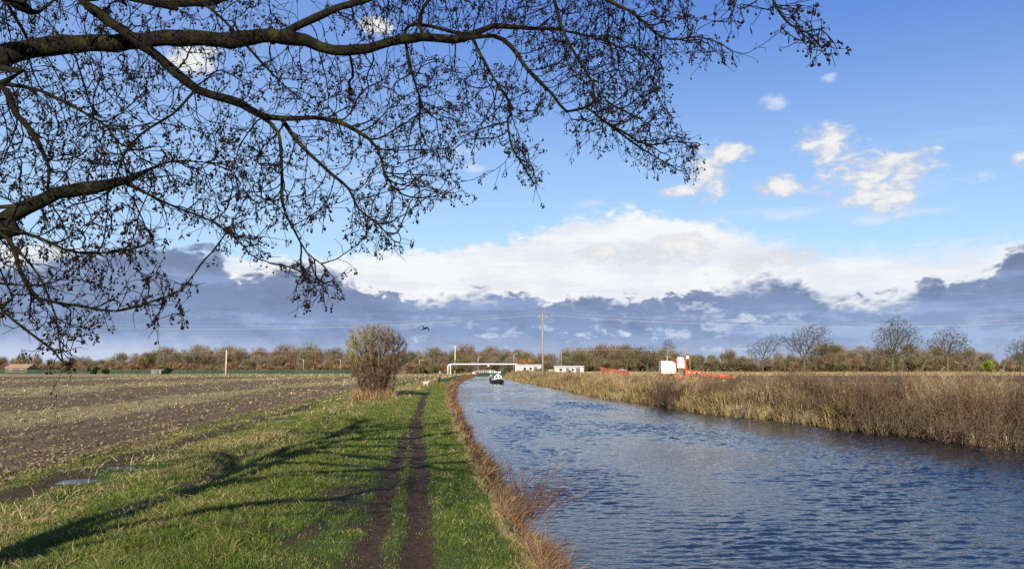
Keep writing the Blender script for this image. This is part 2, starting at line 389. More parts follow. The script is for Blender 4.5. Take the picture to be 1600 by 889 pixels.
def masks(X, Y):
    u = X - xl(Y); s = -u; v = X - xr(Y)
    wob = (fbm(X * 1.3, Y * .9, 3) - .5)
    m1 = np.exp(-((X - rut1(Y) + wob * .2) / (.155 + .002 * Y)) ** 2) * sstep(Y, 110, 60) * (.75 + .5 * sstep(Y, 60, 20))
    m2 = np.exp(-((X - rut2(Y) + wob * .2) / .155) ** 2) * sstep(Y, 32, 18)
    worn = np.exp(-((X - rut2(Y) + .40) / .50) ** 2) * sstep(Y, 34, 12) * sstep(fbm(X * 2.1, Y * 1.2, 21), .44, .60)
    mud = np.clip(np.maximum(m1, m2 * .9) * (.72 + .5 * fbm(X * 4, Y * 2, 23)) + .55 * worn, 0, 1)
    left = (u < 0)
    bench = np.exp(-((s - 5.3 + wob * 1.2) / .45) ** 2) * sstep(Y, 12, 16) * sstep(Y, 60, 38) * left
    trod = np.exp(-((s - 2.3) / 1.5) ** 2) * sstep(Y, 30, 14) * sstep(fbm(X * 2.6, Y * 1.5, 27), .54, .66) * left          # ditch scrape at the foot of the verge
    wheel = np.exp(-((s - 9.0 + wob * 1.5) / .60) ** 2) * sstep(Y, 10, 14) * sstep(Y, 75, 50) * left
    field = sstep(s + wob * 3.0, 9.2, 10.6) * left
    strip = np.clip(np.exp(-((s - 21) / 5.0) ** 2) + np.exp(-((s - 46) / 9.0) ** 2) + np.exp(-((s - 85) / 10.0) ** 2), 0, 1)
    strip = sstep(strip * .9 + (fbm(s * .35, Y * .07, 5) - .5) * 1.5, .35, .75) * field
    farL = sstep(Y + wob * 12 - X * .02, 225, 262) * left
    field_soil = field * (1 - .85 * strip) * (1 - farL)
    dryL = np.clip(sstep(s + wob * 2.0, 5.2, 6.4) * sstep(fbm(X * .5, Y * .25, 8), .40, .64) * .50 + strip + farL * (.75 + .25 * sstep(fbm(X * .02, Y * .06, 4), .4, .6)), 0, 1) * left
    dryL = np.maximum(dryL, sstep(s, 2.6, 4.2) * sstep(fbm(X * .9, Y * .5, 31), .52, .70) * .40 * left)
    far_v = np.exp(-((s - 3.6) / 1.3) ** 2) * sstep(Y, 38, 70) * left
    dryL = np.maximum(dryL, far_v * .9)
    edge = sstep(s, .30, .04) * left
    right = (v > -.5)
    soilR = right * sstep(v, 9, 14) * sstep(Y, 95, 120) * sstep(Y - X * .15, 196, 184)
    dryR = right * (1 - soilR)
    bank = sstep(u, 0, .25) * (v < 0) * (Y < 259)
    return dict(u=u, s=s, v=v, mud=np.maximum(np.maximum(mud, trod * .62), np.maximum(bench * .95, wheel * .75)), bench=bench, field=field, soil=np.maximum(field_soil, soilR), dry=np.maximum(np.maximum(dryL, edge * .9), dryR * .9), bank=bank, left=left, right=right, strip=strip, farL=farL, m1=m1, m2=m2)

def wobble(X, Y): return 2.5 * fbm(X * .15, Y * .06, 57)
def terrain(X, Y, mk=None):
    mk = mk or masks(X, Y); u, s, v = mk['u'], mk['s'], mk['v']
    z = np.zeros_like(X)
    z = z - .5 * sstep(s, 3.6, 8.0) * mk['left'] + .10 * np.exp(-((s - 3.2) / 1.0) ** 2) * mk['left'] - .12 * mk['bench']
    z = z + (fbm(X * 2.1, Y * 2.1, 40) - .5) * .06 + (fbm(X * .35, Y * .35, 41) - .5) * .12 * sstep(s, 1.5, 4)
    z = z - .055 * mk['m1'] - .045 * mk['m2'] 
    fr = mk['field'] * (mk['s'] < 140)
    z = z + fr * ((fbm(X * 2.6, Y * 2.6, 51, 5) - .5) * .24 + .085 * np.sin(s * 2 * np.pi / 1.5 + wobble(X, Y)))
    for p, w, h in PUD:
        g = np.exp(-((X - p.x) / (w * 1.2)) ** 2 - ((Y - p.y) / (h * 3.2)) ** 2); z = z * (1 - g) + (-.535) * g
    end = sstep(Y, 258, 268); can = 1 - end
    zc = -1.25 * sstep(u, .0, .75) * sstep(v, .35, -.7) * can
    z = np.where((u > 0), zc + (fbm(X * 1.5, Y * 1.5, 60) - .5) * .06 + .15 * sstep(v, -.3, 1.2) * (v > -.5), z)
    return z

def terrain_at(x, y): return float(terrain(np.array([float(x)]), np.array([float(y)]))[0])

def ground_material():
    m = bpy.data.materials.new('ground'); m.use_nodes = True; t = NT(m.node_tree); b = t.n['Principled BSDF']
    a = t.node('ShaderNodeAttribute', attribute_name='col'); sp = t.node('ShaderNodeSeparateColor'); t.l.new(a.outputs['Color'], sp.inputs[0])
    mud, soil, dry = sp.outputs
    tc = t.node('ShaderNodeTexCoord'); P = tc.outputs['Object']
    n1 = t.noise(P, .9, 6, .6); n2 = t.noise(P, 14, 6, .65); n3 = t.noise(P, 70, 4, .6); n4 = t.noise(P, .12, 4, .6)
    grass = t.mix(t.ss(n1, .35, .65), (.030, .062, .010), (.060, .095, .016)); grass = t.mix(t.ss(n3, .4, .7), grass, (.070, .085, .022))
    straw = t.mix(t.ss(n2, .35, .65), (.24, .180, .080), (.38, .30, .155)); straw = t.mix(t.ss(n1, .45, .7, 0, .55), straw, (.10, .105, .025))
    mudc = t.mix(t.ss(n2, .3, .7), (.031, .0180, .0095), (.086, .053, .029))
    soilc = t.mix(t.ss(n2, .35, .7), (.082, .051, .027), (.275, .195, .115)); soilc = t.mix(t.ss(n4, .45, .62, 0, .35), soilc, (.085, .075, .03))
    j = t.m('MULTIPLY', t.m('SUBTRACT', n2, .5), .9)
    col = t.mix(t.ss(t.m('ADD', dry, j), .35, .65), grass, straw)
    col = t.mix(t.ss(t.m('ADD', soil, j), .35, .65), col, soilc)
    col = t.mix(t.ss(t.m('ADD', mud, j), .32, .62), col, mudc)
    t.put(b.inputs['Base Color'], col)
    b.inputs['Roughness'].default_value = .9; b.inputs['Specular IOR Level'].default_value = .15
    bp = t.node('ShaderNodeBump'); bp.inputs['Strength'].default_value = .9; bp.inputs['Distance'].default_value = .035
    t.l.new(t.m('ADD', n2, t.m('MULTIPLY', n3, .5)), bp.inputs['Height']); t.l.new(bp.outputs[0], b.inputs['Normal'])
    return m

def build_ground():
    ny, nx = 560, 760
    e = np.linspace(0, 1, ny); Yr = -22 + 28 * (np.exp(e * 4.75) - 1) * .93
    Yr[-30:] = np.linspace(Yr[-31] + 20, 4200, 30)
    u = np.linspace(-1, 1, nx); u = np.sign(u) * np.abs(u) ** 1.5 * 1.05
    Y, U = np.meshgrid(Yr, u, indexing='ij')
    mid = np.interp(Y, [-30, 0, 300, 4200], [1, -1.5, -14, -14])
    X = mid + U * (np.maximum(Y, -10) + 34)
    mk = masks(X, Y); Z = terrain(X, Y, mk)
    V = np.stack([X, Y, Z], 2).reshape(-1, 3)
    i = np.arange(ny * nx).reshape(ny, nx)
    f = np.stack([i[:-1, :-1], i[:-1, 1:], i[1:, 1:], i[1:, :-1]], 2).reshape(-1, 4)
    colr = np.stack([np.maximum(mk['mud'], mk['bank'] * .8), mk['soil'], mk['dry']], 2).reshape(-1, 3)
    o = np_mesh('ground', V, [f], ground_material(), col=colr, smooth=True); tag(o, kind='structure')
build_ground()

def build_water():
    m = bpy.data.materials.new('canal_water'); m.use_nodes = True; t = NT(m.node_tree); b = t.n['Principled BSDF']
    b.inputs['Base Color'].default_value = (.008, .016, .028, 1); b.inputs['Roughness'].default_value = .045; b.inputs['IOR'].default_value = 1.33; b.inputs['Specular IOR Level'].default_value = .5
    tc = t.node('ShaderNodeTexCoord'); P = tc.outputs['Object']
    n = t.node('ShaderNodeMapping'); n.inputs['Scale'].default_value = (1.0, 1.6, 1); t.l.new(P, n.inputs[0])
    bp = t.node('ShaderNodeBump'); bp.inputs['Strength'].default_value = .35; bp.inputs['Distance'].default_value = .03
    t.l.new(t.noise(n.outputs[0], 9.0, 2, .5), bp.inputs['Height']); t.l.new(bp.outputs[0], b.inputs['Normal'])
    g = np.random.default_rng(21); comps = []
    for lam in np.geomspace(.09, .55, 36):
        a = g.normal(R(98), R(24)); k_ = 2 * np.pi / (lam * g.uniform(.85, 1.15)); comps.append((k_ * np.cos(a), k_ * np.sin(a), g.uniform(0, 6.28), (lam ** .75) * np.exp(-lam / .8) * .0073))
    off = 0; Vs, Fs = [], []
    for Y0, Y1, dy, nx in ((2.0, 20, .045, 330), (20, 60, .085, 200), (60, 266, .22, 70)):
        Yv = np.arange(Y0, Y1 + dy * .5, dy); Yv[-1] = Y1; e = np.linspace(0, 1, nx)
        Yg = np.repeat(Yv[:, None], nx, 1); a0, b0 = np.interp(Yv, lYs, lXs)[:, None] - .15, np.interp(Yv, rYs, rXs)[:, None] + .9; Xg = a0 + (b0 - a0) * e[None] ** 1.15
        u = Xg - a0; wx = Xg + .35 * (fbm(Xg * .5, Yg * .5, 7, 2) - .5); wy = Yg + .6 * (fbm(Xg * .6 + 9, Yg * .45, 8, 2) - .5); h = np.zeros_like(Xg)
        for kx, ky, ph, am in comps: h += am * np.sin(kx * wx + ky * wy + ph)
        gust = .25 + 1.4 * sstep(fbm(Xg * .22, Yg * .09, 12, 3), .25, .75); calm = .20 + .80 * sstep(u + 3.5 * (fbm(Xg * .5, Yg * .10, 14, 3) - .5), .6, 3.4)
        edge = sstep(e, 1.0, .94)[None] * .75 + .25
        Z = WATER + h * gust * calm * edge * (.30 if Y0 < 0 else 1)
        Vs.append(np.stack([Xg, Yg, Z], 2).reshape(-1, 3)); i = np.arange(len(Yv) * nx).reshape(len(Yv), nx) + off; off += len(Yv) * nx
        Fs.append(np.stack([i[:-1, :-1], i[:-1, 1:], i[1:, 1:], i[1:, :-1]], 2).reshape(-1, 4))
    Yv = np.linspace(-28, 2, 12)
    Vs.append(np.array([q for y in Yv for q in ((float(np.interp(y, lYs, lXs)) - .15, y, WATER), (float(np.interp(y, rYs, rXs)) + .9, y, WATER))])); Fs.append(np.array([[off + 2 * i, off + 2 * i + 1, off + 2 * i + 3, off + 2 * i + 2] for i in range(11)]))
    o = np_mesh('canal_water', np.concatenate(Vs), Fs, m, smooth=True); tag(o, kind='structure')
    pm = material('puddle_water', (.02, .02, .016), .03, .1, 3.0, spec=.5)
    for p, w, h in PUD:
        k = 40; ang = np.linspace(0, 2 * np.pi, k, endpoint=False); rr = .72 + .5 * fbm(np.cos(ang) * 1.7 + p.x, np.sin(ang) * 1.7, 9)
        V = np.stack([p.x + np.cos(ang) * rr * w * 1.25, p.y + np.sin(ang) * rr * h * 4.2, np.full(k, -.512)], 1)
        o = np_mesh('puddle', V, [np.arange(k)[None]], pm); tag(o, kind='structure')
build_water()

# ------------------------------------------------------------------ grass and reeds (uncountable)
def dry_land(X, Y):
    k = np.ones(len(X), bool)
    for p, w, h in PUD: k &= ((X - p.x) / (w * 1.15)) ** 2 + ((Y - p.y) / (h * 3.9)) ** 2 > 1
    return k
def ground_points(n, Y0, Y1, smin, smax, power=1.0):
    """points on the left of the canal edge, denser near the camera"""
    q = RNG.uniform(0, 1, n); Y = Y0 * (Y1 / Y0) ** q if power == 1 else Y0 + (Y1 - Y0) * q ** power
    s = RNG.uniform(smin, smax, n); X = xl(Y) - s
    return X, Y
def mixcol(a, b, f): return np.asarray(a)[None] * (1 - f[:, None]) + np.asarray(b)[None] * f[:, None]

def build_grass():
    gm = attr_material('grass_blades', .55, .3, .30, .25, 2.0)
    # mown towpath and verge
    X, Y = ground_points(560000, 5.2, 120, -.05, 10.5)
    mk = masks(X, Y); dens = fbm(X * 3.0, Y * 3.0, 77)
    keep = RNG.uniform(0, 1, len(X)) > np.clip(mk['mud'] * 1.5, 0, .985) * (.72 + .4 * dens)
    keep &= (np.abs(X) < .80 * Y + 1.5) & dry_land(X, Y)
    X, Y = X[keep], Y[keep]; mk = masks(X, Y); Z = terrain(X, Y, mk); n = len(X); s = mk['s']
    dry = np.clip(mk['dry'] + (fbm(X * 1.6, Y * 1.6, 15) - .55) * .9, 0, 1); isd = RNG.uniform(0, 1, n) < dry * .75 + .05
    clump = fbm(X * 1.9, Y * 1.9, 61); long_ = sstep(s, 2.2, 3.4) * sstep(s, 8, 5)
    L = (.020 + .085 * clump ** 1.4 + .13 * long_ * clump) * RNG.uniform(.6, 1.4, n) * np.where(isd, 1.25, 1) * np.interp(Y, [0, 30, 50, 120], [1, 1.15, .8, .6]) * (1 - .55 * np.clip(mk['mud'], 0, 1))
    Wd = np.maximum(.0055, .00085 * Y) * RNG.uniform(.7, 1.3, n)
    D = np.stack([RNG.normal(0, .42, n), RNG.normal(0, .42, n), np.ones(n)], 1)
    bend = np.stack([RNG.normal(0, .35, n), RNG.normal(0, .35, n), -.25 * np.ones(n)], 1) * L[:, None]
    g = mixcol((.048, .084, .010), (.135, .172, .028), RNG.uniform(0, 1, n) * .6 + .4 * fbm(X * .8, Y * .8, 5)); d = mixcol((.20, .14, .055), (.36, .29, .15), RNG.uniform(0, 1, n))
    C = np.where(isd[:, None], d, g)
    V, f, k = blades(np.stack([X, Y, Z - .005], 1), D, L, Wd, bend)
    tag(np_mesh('grass', V, f, gm, col=np.repeat(C, k, 0)), 'short green grass and straw growing on the towpath and verge', 'grass', kind='stuff')
    # long straw tufts: verge, ditch and field stubble
    X, Y = ground_points(210000, 6.0, 330, 2.4, 90)
    far = RNG.uniform(0, 1, len(X)); near_s = xl(Y) - 2.4 - far ** 2.0 * np.minimum(110, Y * 1.1)
    X = near_s; mk = masks(X, Y); p = np.clip(mk['dry'] * .9 + mk['field'] * .38 + mk['bench'] * .7, 0, 1) * sstep(fbm(X * .9, Y * .5, 71), .40, .66)
    row = .45 + .75 * (np.sin(mk['s'] * 2 * np.pi / 1.5 + wobble(X, Y) + 1.5) > -.1); p = np.where(mk['field'] > .5, p * row, p) * np.where(mk['s'] < 5.0, .4, 1)
    keep = (RNG.uniform(0, 1, len(X)) < p) & (np.abs(X) < .80 * Y + 2) & dry_land(X, Y)
    X, Y = X[keep], Y[keep]; n = len(X); mk = masks(X, Y); Z = terrain(X, Y, mk)
    L = RNG.uniform(.08, .30, n) * (1 + Y / 160) * (1 - .35 * mk['soil']); Wd = np.maximum(.006, .0008 * Y) * RNG.uniform(.6, 1.3, n)
    D = np.stack([RNG.normal(.15, .5, n), RNG.normal(0, .5, n), np.ones(n)], 1); bend = np.stack([RNG.normal(.1, .4, n), RNG.normal(0, .3, n), -.2 * np.ones(n)], 1) * L[:, None]
    C = mixcol((.22, .15, .065), (.54, .43, .24), RNG.uniform(0, 1, n)); gr = RNG.uniform(0, 1, n) < .26 + .28 * (fbm(X * .1, Y * .1, 44) > .5); C[gr] = mixcol((.05, .085, .012), (.13, .16, .035), RNG.uniform(0, 1, gr.sum()))
    V, f, k = blades(np.stack([X, Y, Z - .01], 1), D, L, Wd, bend)
    tag(np_mesh('stubble_grass', V, f, gm, col=np.repeat(C, k, 0)), 'straw and weeds standing among the ploughed furrows of the field', 'stubble', kind='stuff')
    # flattened straw and dead stems lying on the verge
    Ps = [at_z(a, b, 0) for a, b in ((330, 790), (300, 815), (420, 800), (270, 775), (355, 770), (160, 860), (460, 745), (520, 700))]; n = 1500
    c = np.array([(q.x, q.y) for q in Ps])[RNG.integers(0, len(Ps), n)]; X = c[:, 0] + RNG.normal(0, .26, n); Y = c[:, 1] + RNG.normal(0, .34, n); Z = terrain(X, Y)
    a = RNG.normal(.3, 1.0, n); V, f, k = blades(np.stack([X, Y, Z + .02], 1), np.stack([np.cos(a), np.sin(a), RNG.uniform(.1, .9, n)], 1), RNG.uniform(.06, .17, n), np.full(n, .006))
    tag(np_mesh('dead_straw', V, f, gm, col=np.repeat(mixcol((.12, .07, .03), (.36, .27, .14), RNG.uniform(0, 1, n)), k, 0)), 'flattened pale dead straw lying on the green verge', 'straw', kind='stuff')
    # clods of earth
    n = 26000; Y = 9.5 * (140 / 9.5) ** RNG.uniform(0, 1, n); X = xl(Y) - 9 - RNG.uniform(0, 1, n) ** 1.5 * np.minimum(90, Y * .9)
    mk = masks(X, Y); keep = (RNG.uniform(0, 1, n) < mk['soil']) & (np.abs(X) < .8 * Y + 2); X, Y = X[keep], Y[keep]; n = len(X); Z = terrain(X, Y)
    o8 = np.array([(1, 0, 0), (0, 1, 0), (-1, 0, 0), (0, -1, 0), (0, 0, 1), (0, 0, -1), (.7, .7, .5), (-.7, .6, .55), (-.6, -.75, .5), (.65, -.7, .45)])
    ft = np.array([(0, 6, 4), (6, 1, 4), (1, 7, 4), (7, 2, 4), (2, 8, 4), (8, 3, 4), (3, 9, 4), (9, 0, 4), (0, 1, 6), (1, 2, 7), (2, 3, 8), (3, 0, 9)])
    sz = RNG.uniform(.014, .045, n) * (1 + Y / 70); V = np.stack([X, Y, Z], 1)[:, None] + o8[None] * sz[:, None, None] * RNG.uniform(.55, 1.35, (n, 10, 3)) * np.array([1.2, 1, .75])
    C = mixcol((.065, .041, .022), (.26, .19, .115), RNG.uniform(0, 1, n) ** 1.6)
    tag(np_mesh('soil_clods', V.reshape(-1, 3), [(np.arange(n)[:, None, None] * 10 + ft[None]).reshape(-1, 3)], attr_material('soil_clod', .75, .35, 0, .4, 20), col=np.repeat(C, 10, 0)), 'dark clods of earth scattered over the ploughed field', 'soil', kind='stuff')

    # brown sedge hanging over the near bank
    n = 52000; Y = 6.0 * (255 / 6.0) ** RNG.uniform(0, 1, n); clump = fbm(Y * 1.1, Y * 0 + 3, 81)
    u = RNG.beta(1.6, 2.0, n) * np.interp(Y, [6, 12, 30, 60, 120], [.26, .34, .50, .70, 1.0]) - .06; X = xl(Y) + u; keep = RNG.uniform(0, 1, n) < (.10 + 1.0 * sstep(clump, .34, .64)) * np.interp(Y, [20, 50], [1, .65]); X, Y, u, clump = X[keep], Y[keep], u[keep], clump[keep]; n = len(X)
    Z = np.maximum(terrain(X, Y), WATER - .05)
    L = (.06 + .17 * clump + .09 * (u > .12)) * RNG.uniform(.4, 1.5, n) * (1 + np.minimum(Y, 100) / 110); Wd = np.maximum(.006, .0008 * Y) * RNG.uniform(.6, 1.3, n)
    D = np.stack([RNG.normal(.16, .42, n), RNG.normal(0, .45, n), np.ones(n)], 1); bend = np.stack([RNG.normal(.12, .38, n), RNG.normal(0, .38, n), RNG.normal(-.3, .25, n)], 1) * L[:, None]
    pick = np.clip(RNG.uniform(0, 1, n) + (u < .06) * .35, 0, 1); C = mixcol((.085, .042, .022), (.34, .24, .12), pick ** 1.5); red = RNG.uniform(0, 1, n) < .28; C[red] = mixcol((.10, .04, .022), (.17, .075, .04), RNG.uniform(0, 1, red.sum()))
    V, f, k = blades(np.stack([X, Y, Z - .01], 1), D, L, Wd, bend)
    tag(np_mesh('bank_sedge', V, f, gm, col=np.repeat(C, k, 0)), 'brown dead sedge overhanging the towpath edge of the canal', 'sedge', kind='stuff')

    # golden reeds at the far waterline
    n = 60000; Y = 17 * (262 / 17.0) ** RNG.uniform(0, 1, n); clump = fbm(Y * .55, Y * 0 + 8, 91); v = RNG.beta(1.3, 1.8, n) * 1.7 - .45 
    gold = (sstep(Y, 28, 36) * .9 + .06) * (.35 + .65 * sstep(fbm(Y * .16, Y * 0 + 2, 95), .38, .55))
    keep = RNG.uniform(0, 1, n) < (.15 + sstep(clump, .3, .6)) * gold; Y, v, clump = Y[keep], v[keep], clump[keep]; n = len(Y); X = xr(Y) + v; Z = np.maximum(terrain(X, Y), WATER - .1)
    L = (.32 + .60 * clump) * RNG.uniform(.45, 1.25, n); Wd = np.maximum(.012, .00075 * Y) * RNG.uniform(.6, 1.4, n)
    D = np.stack([RNG.normal(-.03, .20, n), RNG.normal(0, .20, n), np.ones(n)], 1); bend = np.stack([RNG.normal(-.03, .20, n), RNG.normal(0, .22, n), RNG.normal(-.12, .1, n)], 1) * L[:, None]
    C = mixcol((.14, .095, .038), (.40, .30, .14), RNG.uniform(0, 1, n) ** 1.2); gr = RNG.uniform(0, 1, n) < .12; C[gr] = (.11, .12, .035)
    V, f, k = blades(np.stack([X, Y, Z - .02], 1), D, L, Wd, bend)
    tag(np_mesh('reeds', V, f, gm, col=np.repeat(C, k, 0)), 'golden dry reeds along the far waterline of the canal', 'reeds', kind='stuff')

    # brown scrub on the far bank
    sm = attr_material('scrub_stems', .8, .15, .12, .3, .8)
    n = 62000; Y = 15 * (255 / 15.0) ** RNG.uniform(0, 1, n); v = np.interp(Y, [15, 30, 40], [-.35, -.25, .3]) + RNG.beta(1.1, 1.5, n) * (5.5 + .035 * Y); X = xr(Y) + v; Z = terrain(X, Y)
    cl = fbm(X * .55, Y * .55, 101); hgt = np.interp(Y, [15, 24, 34, 44, 60, 90, 255], [1.4, 1.6, 1.55, 1.25, 1.05, .95, .9])
    keep = RNG.uniform(0, 1, n) < .12 + sstep(cl, .36, .58) + .4 * (v < .9); X, Y, Z, cl, hgt, v = X[keep], Y[keep], Z[keep], cl[keep], hgt[keep], v[keep]; n = len(X)
    L = hgt * (.15 + 1.9 * cl ** 1.6) * (.62 + .38 * sstep(v, -.2, 1.6)) * RNG.uniform(.55, 1.2, n) * (1 + .25 * (RNG.uniform(0, 1, n) < .05)); Wd = np.maximum(.010, .0006 * Y) * RNG.uniform(.6, 1.3, n)
    D = np.stack([RNG.normal(0, .18, n), RNG.normal(0, .18, n), np.ones(n)], 1); D /= np.linalg.norm(D, axis=1, keepdims=True)
    P = np.stack([X, Y, Z - .03], 1); kind = fbm(X * .35, Y * .35, 120)
    tone = np.clip(sstep(kind, .42, .60) * .95 + .22 * sstep(Y, 30, 60) + RNG.normal(0, .22, n), 0, 1)
    C = mixcol((.082, .054, .036), (.28, .205, .115), tone); red = (RNG.uniform(0, 1, n) < .06 + .16 * sstep(Y, 60, 28)); C[red] = mixcol((.09, .036, .026), (.15, .068, .045), RNG.uniform(0, 1, red.sum()))
    grn = RNG.uniform(0, 1, n) < .10; C[grn] = (.10, .105, .035)
    V1, f1, k1 = blades(P, D, L, Wd, np.stack([RNG.normal(0, .14, n), RNG.normal(0, .14, n), 0 * X], 1) * L[:, None])
    Vs, fs, Cs, off = [V1], list(f1), [np.repeat(C, k1, 0)], len(V1)
    for j in range(4):
        h = RNG.uniform(.35, .98, n); a = RNG.uniform(0, 2 * np.pi, n); Db = np.stack([np.cos(a) * .8, np.sin(a) * .8, RNG.uniform(.5, 1.3, n)], 1)
        V2, f2, k2 = blades(P + D * (L * h)[:, None], Db, L * RNG.uniform(.08, .26, n), Wd * .8, seg=1)
        Vs.append(V2); fs += [q + off for q in f2]; off += len(V2); Cs.append(np.repeat(C * RNG.uniform(.8, 1.5, (n, 1)), k2, 0))
    tag(np_mesh('bank_scrub', np.concatenate(Vs), fs, sm, col=np.concatenate(Cs)), 'tangled brown willowherb and bramble scrub covering the far bank', 'scrub', kind='stuff')
    # pale rough grass in the strips before the trees
    n = 42000; Y = RNG.uniform(196, 330, n); X = RNG.uniform(-.05, .72, n) * Y; t_ = masks(X, Y); keep = (t_['v'] > 5) & (RNG.uniform(0, 1, n) > t_['soil'] * 1.2); X, Y = X[keep], Y[keep]; n = len(X); Z = terrain(X, Y)
    L = RNG.uniform(.3, 1.0, n); D = np.stack([RNG.normal(0, .3, n), RNG.normal(0, .3, n), np.ones(n)], 1)
    C = mixcol((.20, .14, .06), (.42, .33, .17), RNG.uniform(0, 1, n)); V, f, k = blades(np.stack([X, Y, Z], 1), D, L, RNG.uniform(.12, .3, n), seg=1)
    tag(np_mesh('rough_grass', V, f, gm, col=np.repeat(C, k, 0)), 'pale rough grass between the far dark field and the trees', 'grass', kind='stuff')
build_grass()

# ------------------------------------------------------------------ the alder that overhangs the towpath
def bark_material(name, dark, pale, moss):
    m = bpy.data.materials.new(name); m.use_nodes = True; t = NT(m.node_tree); b = t.n['Principled BSDF']
    tc = t.node('ShaderNodeTexCoord'); P = tc.outputs['Object']
    n1 = t.noise(P, 9, 7, .65); n2 = t.noise(P, 45, 5, .6); n3 = t.noise(P, 3.0, 4, .55)
    c = t.mix(t.ss(n2, .35, .68), dark, pale); c = t.mix(t.m('MULTIPLY', t.ss(n1, .44, .62), t.ss(n3, .40, .60)), c, moss)
    t.put(b.inputs['Base Color'], c); b.inputs['Roughness'].default_value = .9; b.inputs['Specular IOR Level'].default_value = .15
    bp = t.node('ShaderNodeBump'); bp.inputs['Strength'].default_value = 1.0; bp.inputs['Distance'].default_value = .03
    t.l.new(t.m('ADD', n1, t.m('MULTIPLY', n2, .5)), bp.inputs['Height']); t.l.new(bp.outputs[0], b.inputs['Normal'])
    return m
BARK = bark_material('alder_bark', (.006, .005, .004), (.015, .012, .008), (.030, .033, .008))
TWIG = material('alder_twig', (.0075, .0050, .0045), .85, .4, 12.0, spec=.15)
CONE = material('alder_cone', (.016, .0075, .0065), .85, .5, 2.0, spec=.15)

def resample(P, step):
    P = [np.array(p, float) for p in P]; Q = []
    # Catmull-Rom through the traced points
    pts = [2 * P[0] - P[1]] + P + [2 * P[-1] - P[-2]]
    for i in range(1, len(pts) - 2):
        a, b, c, d = pts[i - 1:i + 3]; n = max(2, int(np.linalg.norm((c - b)[:3]) / step))
        for k in range(n):
            t = k / n; Q.append(.5 * (2 * b + (c - a) * t + (2 * a - 5 * b + 4 * c - d) * t * t + (3 * b - a - 3 * c + d) * t ** 3))
    Q.append(P[-1]); return np.array(Q)

